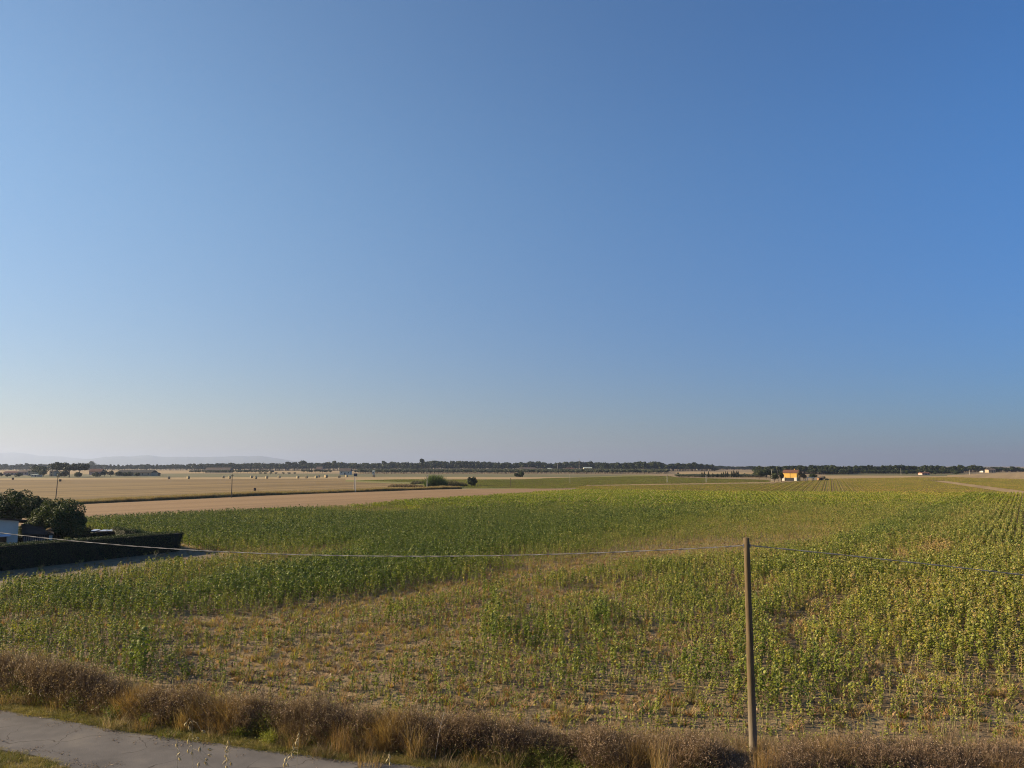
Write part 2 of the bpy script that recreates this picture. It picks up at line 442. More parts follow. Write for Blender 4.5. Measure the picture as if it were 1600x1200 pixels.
V = np.r_[np.c_[A, np.full(400, .05)], np.c_[B, np.full(400, .05)], np.c_[A, np.full(400, -.05)], np.c_[B, np.full(400, -.05)]]
F = []
for i in range(399):
    F += [(i, i+1, 401+i, 400+i), (800+i, 801+i, i+1, i), (400+i, 401+i, 1201+i, 1200+i)]
bm_.add(V, F); o = bm_.build('road', m_road)
tag(o, 'narrow cracked grey asphalt lane crossing the lower left corner', kind='structure')

# ------------------------------------------------------------------ sunflowers
m_leaf = foliage('sunflower_leaf', [(.05, (0.102, 0.142, 0.014, 1)), (.30, (0.165, 0.202, 0.021, 1)), (.50, (0.218, 0.238, 0.02912, 1)), (.68, (0.285, 0.272, 0.04, 1)), (.84, (0.4032, 0.3136, 0.056, 1)), (1, (0.4032, 0.2688, 0.112, 1))], .40, .06, .30, True, .30)
m_stem = foliage('sunflower_stem', [(.1, (.13, .16, .05, 1)), (.6, (.26, .24, .10, 1)), (1, (.32, .25, .14, 1))], .05, .06, .4, True)
m_head = foliage('sunflower_head', [(.1, (0.1408, 0.176, 0.0352, 1)), (.5, (0.2816, 0.2816, 0.0528, 1)), (1, (0.264, 0.176, 0.0616, 1))], .15, .06, .5, True)
m_dryl = foliage('dry_leaf', [(.1, (0.104, 0.068, 0.04, 1)), (.5, (0.192, 0.124, 0.068, 1)), (1, (0.272, 0.188, 0.104, 1))], .2, .1, .5, False)
m_fall = foliage('fallen_litter', [(.1, (0.096, 0.06, 0.036, 1)), (.4, (0.176, 0.112, 0.068, 1)), (.7, (0.256, 0.172, 0.1, 1)), (1, (0.16, 0.16, 0.06, 1))], .15, .1, .5, False)

def leaf_geo(mb, base, az, L, W, up, droop, rs, mi):
    """a broad drooping leaf of three folded segments"""
    d = np.array([math.cos(az), math.sin(az), 0]); s = np.array([-math.sin(az), math.cos(az), 0])
    P = []; cur = np.array(base, float); a = up
    tw = rs.uniform(-.5, .5)
    w = [.05, .5, .42, .04]; seg = [.22, .38, .40]
    sd = s * math.cos(tw) + np.array([0, 0, 1]) * math.sin(tw)
    V = []
    for k in range(4):
        z = np.array([0, 0, 1.0])
        V += [cur - sd * W * w[k] - z * .18 * W * w[k], cur + sd * W * w[k] - z * .18 * W * w[k]]
        if k < 3:
            cur = cur + (d * math.cos(a) + z * math.sin(a)) * L * seg[k]; a -= droop
    mb.add(V, [(0, 1, 3, 2), (2, 3, 5, 4), (4, 5, 7, 6)], mi)

def sunflower(seed, h, nleaf, L, bare, head, dryfrac, lean=.08):
    rs = np.random.default_rng(seed)
    st, lf, hd = MB(), MB(), MB()
    la = rs.uniform(0, 6.28); lx, ly = math.cos(la) * lean * h, math.sin(la) * lean * h
    pth = [(lx*t*t, ly*t*t, h*t) for t in (0, .35, .7, 1)]
    top = np.array(pth[-1]); ha = rs.uniform(0, 6.28)
    nod = [(top[0] + math.cos(ha)*.05, top[1] + math.sin(ha)*.05, h + .02), (top[0] + math.cos(ha)*.11, top[1] + math.sin(ha)*.11, h - .04)] if head else []
    st.tube(pth + nod, [.017, .014, .011, .008] + ([.007, .007] if head else []), 4, cap=False)
    for k in range(nleaf):
        t = bare + (1 - bare) * (k + rs.uniform(0, .8)) / nleaf; t = min(t, .99)
        az = k * 2.4 + rs.uniform(-.4, .4)
        size = .84 * L * (1.15 - .55 * abs(t - .55) / .45) * rs.uniform(.75, 1.15)
        isdry = rs.random() < dryfrac * (1.6 - 1.3 * t)
        b = (lx*t*t, ly*t*t, h*t)
        leaf_geo(lf, b, az, size * (.8 if isdry else 1), size * (.35 if isdry else .72), .38 - (1.0 if isdry else 0) + rs.uniform(-.3, .2), .55 + rs.uniform(0, .4), rs, 1 if isdry else 0)
    if head:
        c = Vector(nod[-1]); n = Vector((math.cos(ha) * .75, math.sin(ha) * .75, -.65)).normalized()
        a = n.cross(Vector((0, 0, 1))).normalized(); b = n.cross(a); r = head
        V = [c - n * .012]; 
        for k in range(9):
            w = 2*math.pi*k/9; V.append(c + (a*math.cos(w) + b*math.sin(w)) * r * .62)
        for k in range(9):
            w = 2*math.pi*k/9; V.append(c + n*.035 + (a*math.cos(w) + b*math.sin(w)) * r * rs.uniform(.88, 1.12))
        V.append(c + n * .05)
        F = [(0, 1+(k+1)%9, 1+k) for k in range(9)] + [(1+k, 1+(k+1)%9, 10+(k+1)%9, 10+k) for k in range(9)] + [(19, 10+k, 10+(k+1)%9) for k in range(9)]
        hd.add([tuple(v) for v in V], F)
    return st, lf, hd

SF = []                                      # (stem, leaves, head, joined)
spec = [ # h, leaves, leaf length, bare part, head radius, dry share
    (1.45, 26, .225, .12, .085, .15), (1.35, 23, .23, .10, .0, .08), (1.30, 22, .215, .15, .09, .20),   # 0-2 lush
    (1.10, 20, .18, .22, .07, .25), (1.05, 20, .175, .25, .075, .30), (.98, 19, .18, .18, .0, .22),     # 3-5 ripening
    (.85, 14, .14, .45, .05, .45), (.80, 13, .135, .45, .045, .50), (.70, 13, .14, .35, .0, .40), (.92, 9, .125, .55, .05, .6), # 6-9 stunted
]
for k, (h, n, L, b_, hr, df) in enumerate(spec):
    st, lf, hd = sunflower(100 + k, h, n, L, b_, hr, df)
    ms = st.mesh('stem', m_stem); ml = lf.mesh('leaves', [m_leaf, m_dryl]); mh = hd.mesh('flower_head', m_head) if hr else None
    j = MB()
    for src, off_ in ((st, 2), (lf, 0), (hd, 3)):
        if src.n: 
            V = np.concatenate(src.v); j.v.append(V)
            for f, mi in zip(src.f, src.m): j.f.append([i + j.n for i in f]); j.m.append(mi + off_)
            j.n += len(V)
    mj = j.mesh('sunflower', [m_leaf, m_dryl, m_stem, m_head])
    SF.append((ms, ml, mh, mj))

# survey of the field: (px, py, sx, sy, angle, d_density, d_ripeness, d_height) at places of the photograph, looked up from world positions
FEAT = [
 (480,818,380,26,0, .1,-.34,.22), (430,918,260,20,-4, .3,-.30,.28), (120,935,120,20,5,.2,-.15,.15), (620,875,130,18,-8,.3,-.30,.22), (760,838,210,22,-3,.1,-.30,.15),
 (250,975,60,22,0,.15,-.1,.2), (170,1020,60,20,0,.4,-.15,.15), (40,1000,60,20,0,.3,0,.1), (215,1030,14,20,0,.4,-.2,.5),
 (480,955,170,13,-9,-.55,.05,-.3), (330,968,110,10,2,-.5,.1,-.3), (720,912,130,12,-10,-.60,.05,-.2), (870,886,120,9,-9,-.75,.05,-.2), (700,958,80,14,-14,-.55,0,-.1),
 (540,990,110,13,-5,-.45,0,-.2), (600,1010,60,12,0,-.4,0,-.1), (880,925,90,8,-10,-.7,.1,-.2), (1000,908,80,7,-10,-.6,.1,-.1), (460,930,30,8,0,-.4,0,0),
 (420,1030,160,18,0,-.2,0,-.15), (300,1010,90,12,0,-.25,0,-.1), (650,1080,260,18,3,-.15,.0,-.2), (950,1000,40,10,-15,-.5,0,0), (1050,985,70,8,-15,-.65,0,0), (1010,1085,90,8,0,-.35,0,0),
 (800,990,40,18,0,.1,-.18,.15), (900,965,50,16,0,.1,-.08,.1), (1000,1035,110,26,0,.25,-.08,.05), (770,960,12,30,0,.2,-.2,.5),(940,970,10,20,0,.2,-.2,.5),
 (1150,838,220,22,-3,.0,.14,-.35), (1010,862,150,10,-5,-.1,.22,-.35), (600,797,75,5,0,-.4,.35,-.5), (440,812,60,5,0,-.2,.2,-.2), (180,864,60,8,0,0,.2,0),
 (440,862,140,8,-2,-.1,.15,-.2), (1380,775,250,6,0,0,.10,0), (1440,812,90,9,-22,.2,-.26,.3), (1350,838,60,9,-22,.2,-.22,.25), (1060,800,140,10,-4,.1,-.18,.2), (930,785,200,8,-2,.1,-.12,.1),
 (1290,945,50,15,-15,-.8,.1,-.2), (1235,985,24,28,0,-.75,.1,-.2), (1180,925,26,14,0,-.4,.1,0), (1462,862,18,8,0,.2,.8,0), (1407,870,9,6,0,0,.7,0), (1320,1020,18,26,0,-.65,0,0),
 (1270,930,60,7,0,-.4,0,0), (1500,1092,70,8,0,-.3,0,0), (1370,1040,30,15,0,-.3,0,0), (1450,985,25,12,0,-.3,0,0), (1230,890,60,10,-15,-.3,0,0), (1530,1075,50,12,0,-.3,.1,0),
 (1450,960,140,60,0,.2,.06,.12), (1560,900,60,60,0,.15,.02,.2), (1150,1010,60,40,0,.1,-.1,.1), (1100,900,120,20,-8,.1,-.08,.1),
]
def survey(x, y):
    px, py = PROJ(x, y, np.zeros_like(x) + .4)
    yk = [700, 850, 880, 930, 1000, 1060, 1110, 1200]
    dens = np.interp(py, yk, [1, .97, .88, .80, .78, .74, .72, .7])
    hgt = np.interp(py, yk, [.95, .92, .85, .76, .68, .56, .52, .5])
    tint = np.interp(py, yk, [.46, .48, .50, .50, .48, .48, .5, .5])
    right = np.clip((px - 900) / 500, 0, 1)
    dens = dens + .22 * right; hgt = hgt + .14 * right * (py < 1090); tint = tint + .03 * right
    for fx, fy, sx, sy, an, dd, dt, dh in FEAT:
        ca, sa = math.cos(math.radians(an)), math.sin(math.radians(an))
        u = (px-fx)*ca + (py-fy)*sa; w = -(px-fx)*sa + (py-fy)*ca
        g = np.exp(-.5 * ((u/sx)**2 + (w/sy)**2) ** 1.3)
        dens = dens + dd*g; tint = tint + dt*g; hgt = hgt + dh*g
    a = x*UX + y*UY; b = x*VX + y*VY
    ns = fbm(a/9, b/2.2, 3) - .5; n2 = fbm(x/3.2, y/3.2, 21) - .5
    dist = np.hypot(x, y); near = np.clip(1.35 - dist / 160, .35, 1)
    dens = dens + (ns * .9 + n2 * .8) * near; hgt = hgt + (ns * .45 + n2 * .5) * near; tint = tint - ns * .30 - n2 * .22
    return dens, np.clip(hgt, .36, 1.12), np.clip(tint, .02, .95)

back = [(-60,60),(-34,40),(-21,31.0),(-12,27.0),(-8.2,26.1),(-4.2,24.8),(0,23.7),(5.5,23.1),(14,22.6),(22,22.2),(60,17)]
clear = PG((-400,945), (-100,945), (0,921), (100,908), (200,896), (300,882.5), (372,868), (300,858), (286,851.5), (262,845), (215,841), (150,832), (100,820), (60,800), (-60,790), (-400,790))
fieldP = back[:] + [tuple(G(*q)) for q in ((1900,779), (1602,776), (1200,774), (900,769), (822,774.8), (700,784.5), (400,804), (141,817), (-260,855))]
fieldP = [fieldP[k] for k in range(len(fieldP))]

ROWSP, PLSP = .75, .21
def crop_points(ymax, ymin=18):
    amin, amax = -60, 330; bmin, bmax = -260, 120
    bs = np.arange(bmin, bmax, ROWSP); as_ = np.arange(amin, amax, PLSP)
    A, B = np.meshgrid(as_, bs); A = A.ravel(); B = B.ravel()
    x = A*UX + B*VX; y = A*UY + B*VY
    k = (y > ymin) & (y < ymax) & (np.abs(x) < y * .70 + 9)
    A, B = A[k], B[k]; x0_ = A*UX + B*VX; y0_ = A*UY + B*VY
    A = A + rng.uniform(-.13, .13, len(A)); B = B + rng.normal(0, 1, len(A)) * np.where((y0_ > 78) & (x0_ / y0_ > .50), .05, .17) + .3 * (fbm(A/6, B/40, 31) - .5)
    return A*UX + B*VX, A*UY + B*VY
YM = 158
x, y = crop_points(YM + 40)
kk = y + rng.normal(0, 16, len(y)) < YM; x, y = x[kk], y[kk]
k = inpoly(x, y, fieldP) & ~inpoly(x, y, clear); x, y = x[k], y[k]
dens, hgt, tint = survey(x, y)
bx = np.array([q[0] for q in back]); by = np.array([q[1] for q in back])
dm = y - np.interp(x, bx, by)
edge = np.clip(dm / 5.0, 0, 1)
dens = np.maximum(dens * (.8 + .2*edge), np.where(dens < .3, .26, .46)); hgt *= .62 + .38*edge
keep = rng.random(len(x)) < np.clip(dens, .04, 1); x, y, hgt, tint, dm = x[keep], y[keep], hgt[keep], tint[keep], dm[keep]
N = len(x)
hn = hgt * rng.normal(1, .13, N)
tint = np.clip(tint + rng.normal(0, .11, N), 0, 1)
tint[rng.random(N) < .03] += .30
idx = np.where(hn > .88, rng.integers(0, 3, N), np.where(hn > .62, rng.integers(3, 6, N), rng.integers(6, 10, N)))
protoh = np.array([s[0] for s in spec])
tall = 1.02 * hn
s = np.clip(tall / protoh[idx], .5, 1.2)
rotz = rng.uniform(0, 6.28, N); tlt = rng.normal(0, .09, (N, 2))
P = np.c_[x, y, np.full(N, .0)]
rot = np.c_[tlt, rotz]; fat = np.where(idx > 5, 1.45, 1.12)
scl = np.c_[s * fat * rng.uniform(.85, 1.15, N), s * fat * rng.uniform(.85, 1.15, N), s]
# the 300 that show largest stand as individuals
ppx, ppy = PROJ(x, y, s * .8); vis = (ppx > 8) & (ppx < 1592) & (ppy < 1142)
px0, py0 = PROJ(x, y, s * .4); 
score = s * protoh[idx] / np.hypot(x, y); score[~vis] = 0
score[dm < .4] *= .3
ind = np.argsort(-score)[:296]; mask = np.ones(N, bool); mask[ind] = False
scatter('sunflower_crop', P[mask], rot[mask], scl[mask], idx[mask], [q[3] for q in SF], tint[mask],
        'dense ripening sunflower crop filling the plain behind the nearest plants', 'sunflowers')
forms = ['tall leafy', 'tall leafy', 'tall leafy', 'yellowing', 'yellowing', 'yellowing', 'stunted', 'stunted', 'stunted', 'stunted']
zones = [(150, 'at the far left edge of the front rows'), (300, 'behind the tallest purple brown weeds'), (450, 'behind the orange grass patch'), (600, 'above where the road leaves the frame'), (750, 'below the lowest sag of the cable'), (900, 'in the front rows at mid frame'), (1040, 'well left of the wooden pole'), (1165, 'close by the wooden pole on its left'), (1260, 'close by the wooden pole on its right'), (1390, 'well right of the wooden pole'), (1500, 'behind the golden tuft right of the pole'), (1700, 'at the far right edge of the front rows')]
for i in ind:
    k = int(idx[i]); zx = next(z for lim, z in zones if ppx[i] < lim)
    hz = ('with drooping head' if SF[k][2] else 'headless')
    lab = '%s sunflower %s %s' % (forms[k], hz, zx)
    e = empty('sunflower', (x[i], y[i], 0), 0, lab, 'sunflower', '%s sunflowers %s %s' % (forms[k], hz, zx))
    e.rotation_euler = tuple(rot[i]); e.scale = tuple(scl[i])
    for nm, me in zip(('stem', 'leaves', 'flower_head'), SF[k][:3]):
        if me:
            c = link(bpy.data.objects.new(nm, me), e); c['tint'] = float(tint[i])

# farther off: tiles of four rows, still single plants with leaves
def tile(seed, n_rows=4, length=3.2, h=1.2, sp=.27, dry=.15):
    rs = np.random.default_rng(seed); C = []; 
    Q = []; mi = []
    for r in range(n_rows):
        for k in range(int(length / sp)):
            if rs.random() < .06: continue
            bx_ = (r - (n_rows-1)/2) * ROWSP + rs.normal(0, .05); ay = -length/2 + k*sp + rs.uniform(-.1, .1)
            hh = h * rs.uniform(.78, 1.12)
            zc = np.array([.45, .62, .75, .86, .95, 1.0]) * hh; c = np.c_[bx_ + rs.normal(0, .075, 6), ay + rs.normal(0, .10, 6), zc + rs.normal(0, .04, 6)]
            Q.append(leaf_quads(c, .25, rs, .8, .22)); mi += list((rs.random(6) < dry).astype(int))
    return quads_mesh('crop_rows', np.concatenate(Q), [m_leaf, m_dryl], mi)
tiles = [tile(300 + k) for k in range(4)] + [tile(310 + k, h=.85, dry=.35) for k in range(2)]
def tile_points(a0, a1, b0, b1, bear, L=3.2, Wd=ROWSP*4):
    ux, uy = math.sin(bear), math.cos(bear); vx, vy = uy, -ux
    A, B = np.meshgrid(np.arange(a0, a1, L), np.arange(b0, b1, Wd)); A = A.ravel(); B = B.ravel()
    return A*ux + B*vx, A*uy + B*vy
tx, ty = tile_points(-100, 620, -420, 300, ROW)
k = (ty + rng.normal(0, 16, len(ty)) >= YM) & inpoly(tx, ty, fieldP) & (np.abs(tx) < ty*.70 + 10); tx, ty = tx[k], ty[k]
dn, hg, tt = survey(tx, ty)
k = rng.random(len(tx)) < np.clip(dn + .35, .2, 1); tx, ty, hg, tt = tx[k], ty[k], hg[k], tt[k]
# second field beyond, its rows run another way
ROW2 = R(22.4)
far2 = PG((905,765.6), (1200,769.8), (1602,771.2), (1760,790), (1600,768.8), (1540,761), (1476,754.5), (1462,751.4), (1560,748.6), (1700,751.8), (1290,749), (1240,752.2), (1205,754.4), (1000,757.6), (905,759.6))
far2 = PG((905,767.4), (1200,771.6), (1602,775.5), (1575,771.2), (1540,765.4), (1500,759.2), (1476,755.2), (1440,751.2), (1290,750.4), (1240,753.6), (1205,756.6), (1000,759.6), (905,761))
far3 = PG((1478,751.6), (1500,755.0), (1540,760.2), (1570,764.0), (1602,768.0), (1680,776.5), (1900,790), (1900,752.4), (1700,751.7), (1560,748.6), (1490,746.6), (1430,746.8), (1290,749.0), (1290,750.2), (1440,751.0))
t2x, t2y = tile_points(0, 900, -500, 500, ROW2)
far4 = PG((822,763.5), (905,763.0), (915,758.5), (1000,757.0), (1200,753.6), (1204,750.5), (1060,746.3), (1040,743.8), (900,746.6), (822,749.2))
far5 = PG((560,751.5), (640,753.5), (660,757), (735,762.5), (822,763), (822,749.5), (620,749.6))
k = (inpoly(t2x, t2y, far2) | inpoly(t2x, t2y, far3) | inpoly(t2x, t2y, far4) | inpoly(t2x, t2y, far5)) & (np.abs(t2x) < t2y*.70 + 10); t2x, t2y = t2x[k], t2y[k]
q1, q2 = PROJ(t2x, t2y, np.zeros(len(t2x)))
gr_ = inpoly(t2x, t2y, far4) | inpoly(t2x, t2y, far5)
t2 = np.where(gr_, .34, .60) + .10*np.exp(-((q1-1420)/150)**2) + .25 * (fbm(t2x/30, t2y/60, 41) - .5) ; h2 = np.where(gr_, .22, .42) + .15*(fbm(t2x/20, t2y/40, 51)-.5)
X = np.r_[tx, t2x]; Y = np.r_[ty, t2y]; n1_, n2_ = len(tx), len(t2x); N = n1_ + n2_
hh = np.r_[hg, h2]; tt = np.clip(np.r_[tt, t2] + rng.normal(0, .03, N), 0, 1)
rz = np.r_[np.full(n1_, -ROW), np.full(n2_, -ROW2)]
ii = np.where(hh > .62, rng.integers(0, 4, N), rng.integers(4, 6, N))
sz = np.where(hh > .62, hh * 1.12 / 1.2, hh * 1.12 / .85)
scatter('distant_sunflower_rows', np.c_[X, Y, np.zeros(N)], np.c_[np.zeros(N), np.zeros(N), rz], np.c_[np.ones(N), np.ones(N), sz], ii, tiles, tt,
        'distant sunflower rows reaching toward the far fields', 'sunflowers')
print('crop', len(x), 'tiles', N)

# dead leaves, low dry weeds and clods between the plants
def tuft(seed, n, h, spread, mats, w=.02, curl=.5, flat=False):
    rs = np.random.default_rng(seed); Q = []; mi = []
    for k in range(n):
        az = rs.uniform(0, 6.28); r0 = rs.uniform(0, spread*.4); b = np.array([math.cos(az)*r0, math.sin(az)*r0, 0])
        L = h * rs.uniform(.5, 1.1); o = rs.uniform(.1, curl); d = np.array([math.cos(az)*o, math.sin(az)*o, 1]); d /= np.linalg.norm(d)
        m_ = b + d*L*.55; e_ = m_ + unit(d + np.array([math.cos(az)*o*1.2, math.sin(az)*o*1.2, -.25]))*L*.5
        sd = np.array([-math.sin(az+.7), math.cos(az+.7), 0]) * w
        Q.append([b-sd*.5, b+sd*.5, m_+sd*.45, m_-sd*.45]); Q.append([m_-sd*.45, m_+sd*.45, e_+sd*.12, e_-sd*.12]); mi += [k % len(mats)]*2
    return quads_mesh('tuft', np.array(Q), mats, mi)
def litter(seed):
    rs = np.random.default_rng(seed); C = np.c_[rs.normal(0, .32, 22), rs.normal(0, .32, 22), rs.uniform(.01, .09, 22)]
    return quads_mesh('litter', leaf_quads(C, .085, rs, .6, 1.2), m_fall)
m_straw = foliage('straw', [(.1, (0.1971, 0.1344, 0.06272, 1)), (.5, (0.3226, 0.233, 0.1165, 1)), (1, (0.448, 0.3494, 0.1882, 1))], .3, .1, .6)
m_tan = foliage('tan_weed', [(.1, (0.255, 0.1311, 0.05465, 1)), (.5, (0.3825, 0.2098, 0.08446, 1)), (1, (0.4869, 0.3146, 0.1291, 1))], .3, .1, .6)
weedp = [litter(400), tuft(413, 34, .30, .35, [m_tan, m_straw], .014, 1.2), litter(402), tuft(410, 26, .28, .25, [m_tan, m_straw], .014, .9), tuft(411, 30, .33, .3, [m_straw, m_leaf], .014, .9), tuft(412, 22, .22, .25, [m_tan, m_leaf], .024, 1.0)]
M = 90000
wx = rng.uniform(-75, 75, M); wy = 21 + 85 * rng.random(M) ** 1.25
k = (np.abs(wx) < wy*.70 + 4) & inpoly(wx, wy, fieldP) & (~inpoly(wx, wy, clear) | (rng.random(M) < .35)); wx, wy = wx[k], wy[k]
dn, hg, tt = survey(wx, wy)
k = rng.random(len(wx)) < np.clip(1.25 - dn*.95, .22, 1); wx, wy = wx[k], wy[k]; N = len(wx)
scatter('field_litter', np.c_[wx, wy, np.zeros(N)], np.c_[np.zeros((N,2)), rng.uniform(0, 6.28, N)], rng.uniform(.7, 1.5, N)[:,None] * np.ones((N,3)),
        rng.integers(0, 6, N), weedp, rng.uniform(.3, .8, N), 'dead leaves and low dry weeds between the sunflower plants', 'dry weeds')

# ------------------------------------------------------------------ dry weeds along the lane
m_brown = foliage('brown_weed', [(.1, (0.07056, 0.0448, 0.02742, 1)), (.45, (0.1458, 0.09408, 0.05712, 1)), (.75, (0.2352, 0.1568, 0.0952, 1)), (1, (0.3199, 0.224, 0.1295, 1))], .2, .5, .5)
m_fluff = foliage('seed_fluff', [(.1, (0.2048, 0.1413, 0.09867, 1)), (.5, (0.3071, 0.2194, 0.1502, 1)), (1, (0.43, 0.3315, 0.2317, 1))], .35, .5, .4)
m_gold = foliage('golden_grass', [(.1, (0.221, 0.1232, 0.03825, 1)), (.5, (0.34, 0.204, 0.07225, 1)), (1, (0.442, 0.306, 0.1275, 1))], .35, .5, .5)
m_olive = foliage('olive_weed', [(.1, (0.05462, 0.06773, 0.02185, 1)), (.5, (0.1202, 0.1256, 0.03824, 1)), (1, (0.2622, 0.2403, 0.05462, 1))], .3, .5, .5)
m_fresh = foliage('fresh_weed', [(.1, (.09, .13, .02, 1)), (.5, (.17, .21, .035, 1)), (1, (.33, .31, .05, 1))], .35, .5, .5)

def ribbons(starts, dirs, L, w, rs, seg=3, curl=.5, wob=.25, taper=.25):
    """curved thin blades as chains of quads; returns (N*seg,4,3)"""
    N = len(starts); d = unit(dirs); cur = starts.copy(); Q = []
    side = unit(np.cross(d, rs.normal(size=(N, 3))))
    for k in range(seg):
        nd_ = unit(d + rs.normal(0, wob, (N, 3)) + np.array([0, 0, -curl * (k / seg)]))
        nx_ = cur + nd_ * (L / seg)[:, None]
        w0 = w * (1 - (1-taper) * k / seg); w1 = w * (1 - (1-taper) * (k+1) / seg)
        if hasattr(w0, 'shape'): w0 = w0[:, None]; w1 = w1[:, None]
        Q.append(np.stack([cur - side*w0/2, cur + side*w0/2, nx_ + side*w1/2, nx_ - side*w1/2], 1))
        cur = nx_; d = nd_
    return np.concatenate(Q), cur
def shrub(seed, h=1.0, rad=.42, n=70, fl=260, mats=None, core=True, leafs=40):
    """brown bushy weed: stems from the foot, finely branched head, fluff at the tips"""
    rs = np.random.default_rng(seed); mats = mats or [m_brown, m_fluff, m_olive]
    az = rs.uniform(0, 6.28, n); r0 = rad * .45 * np.sqrt(rs.random(n))
    st = np.c_[np.cos(az)*r0, np.sin(az)*r0, np.zeros(n)]
    dr = np.c_[np.cos(az)*.35*rs.random(n), np.sin(az)*.35*rs.random(n), np.ones(n)]
    A, tips = ribbons(st, dr, h*rs.uniform(.55, .95, n), .012, rs, 3, .15, .12, .5)
    B = []; 
    src = np.repeat(tips, 5, 0) - np.c_[np.zeros(n*5), np.zeros(n*5), rs.uniform(0, .5, n*5)*h]
    d2 = rs.normal(size=(n*5, 3)); d2[:, 2] = np.abs(d2[:, 2]) + .5
    B, t2 = ribbons(src, d2, h*rs.uniform(.1, .28, n*5), .008, rs, 2, .2, .3, .5)
    k = rs.choice(len(t2), fl); C = t2[k] + rs.normal(0, .03, (fl, 3))
    Fq = leaf_quads(C, .035, rs, .7, .3)
    C2 = np.c_[rs.normal(0, rad*.45, leafs), rs.normal(0, rad*.45, leafs), rs.uniform(.05, h*.55, leafs)]
    Lq = leaf_quads(C2, .07, rs, .45, .3)
    Q = np.concatenate([A, B, Fq, Lq])
    mi = [0]*len(A) + [0]*len(B) + [1]*len(Fq) + [2]*len(Lq)
    return quads_mesh('weed', Q, mats, mi)
def grass_clump(seed, h, rad, n, w, mats, lean=.35, seg=3, curl=.6):
    rs = np.random.default_rng(seed); az = rs.uniform(0, 6.28, n); r0 = rad * np.sqrt(rs.random(n))
    st = np.c_[np.cos(az)*r0, np.sin(az)*r0, np.zeros(n)]
    l_ = lean * rs.random(n); a2 = az + rs.normal(0, .8, n)
    A, t = ribbons(st, np.c_[np.cos(a2)*l_, np.sin(a2)*l_, np.ones(n)], h*rs.uniform(.5, 1.1, n), w, rs, seg, curl, .1, .2)
    mi = np.tile(np.arange(n) % len(mats), seg)
    return quads_mesh('grass', A, mats, mi)
W = [shrub(500, 1.0, .42), shrub(501, .9, .5, 80, 300), shrub(502, 1.1, .40, 60, 380), 
     shrub(503, .8, .45, 60, 120, [m_brown, m_brown, m_olive], leafs=160), shrub(504, .75, .4, 50, 200, [m_olive, m_fresh, m_olive], leafs=260),
     grass_clump(505, 1.0, .30, 110, .010, [m_gold, m_straw, m_gold]), grass_clump(506, .75, .35, 120, .011, [m_straw, m_brown, m_gold]),
     grass_clump(507, .5, .30, 130, .012, [m_olive, m_straw, m_fresh]), shrub(508, .6, .35, 50, 260, [m_fresh, m_fresh, m_fresh], leafs=200),
     grass_clump(509, .85, .4, 150, .009, [m_brown, m_fluff, m_straw], .5)]
front = [tuple(G(-300,1060)), tuple(G(-100,1084)), tuple(G(0,1099)), tuple(G(137,1122)), tuple(G(247,1141)), tuple(G(357,1157)), tuple(G(510,1175)), tuple(G(650,1189)), tuple(G(760,1197)), (2.5, 21.4), (8, 20.0), (14, 19.2), (24, 17), (60, 9)]
fx = np.array([q[0] for q in front]); fy = np.array([q[1] for q in front])
M = 2500; wx = rng.uniform(-36, 32, M); y0 = np.interp(wx, fx, fy); y1 = np.interp(wx, bx, by)
tt = rng.random(M); y0 = y0 + .42; wy = y0 + (y1 - y0) * tt
k = (np.abs(wx) < wy*.72 + 3) & (rng.random(M) < .9); wx, wy, tt = wx[k], wy[k], tt[k]; N = len(wx)
q1, q2 = PROJ(wx, wy, np.full(N, .6))
hprof = np.interp(q1, [0, 60, 180, 400, 560, 700, 900, 1100, 1600], [1.55, 1.35, 1.2, 1.15, 1.1, 1.08, 1.0, .95, .98])
u = rng.random(N)
idx = np.where(tt < .20, np.select([u < .30, u < .5, u < .72], [7, 6, 3], 8),
      np.where(tt < .42, np.select([u < .25, u < .45, u < .6, u < .75], [3, 6, 9, 4], 1), np.select([u < .28, u < .56, u < .84, u < .94], [0, 1, 2, 9], 3)))
gz = fbm(wx/1.6, wy/1.6, 77)
idx = np.where((gz > .66) & (tt < .8), 5, idx); idx = np.where((gz < .33) & (tt < .45), np.where(u < .5, 4, 8), idx)
prof = np.interp(tt, [0, .12, .3, .6, 1], [.42, .60, .85, 1.0, .82])
clump = .76 + .46 * fbm(wx/1.3, wy/1.3, 91)
s = hprof * prof * clump * rng.uniform(.85, 1.12, N)
s = np.where((idx == 7), s * 1.1, s); s = np.where(rng.random(N) < .04, s * 1.3, s); s = np.where((np.abs(q1 - 1165) < 52) & (wy < 23.3) | (np.abs(q1 - 1018) < 28) & (wy < 22.3), s * .5, s)
scatter('dry_weeds', np.c_[wx, wy, np.zeros(N)], np.c_[rng.normal(0, .08, (N, 2)), rng.uniform(0, 6.28, N)], np.c_[rng.uniform(.85, 1.3, (N, 2)) * 1.0, s], idx, W, None,
        'dense band of purple brown dry weeds and grass between lane and field', 'dry weeds')
# low pale grass that ends the weed band towards the field
M = 1500; wx = rng.uniform(-34, 30, M); wy = np.interp(wx, bx, by) + rng.normal(.25, .7, M)
k = np.abs(wx) < wy*.72 + 2; wx, wy = wx[k], wy[k]; N = len(wx)
scatter('pale_grass_fringe', np.c_[wx, wy, np.zeros(N)], np.c_[np.zeros((N, 2)), rng.uniform(0, 6.28, N)], np.c_[np.ones((N, 2)), rng.uniform(.45, .85, N)],
        rng.integers(0, 4, N), [W[9], W[6], W[9], W[7]], None, 'thin pale grass fringe behind the dry weeds', 'grass')

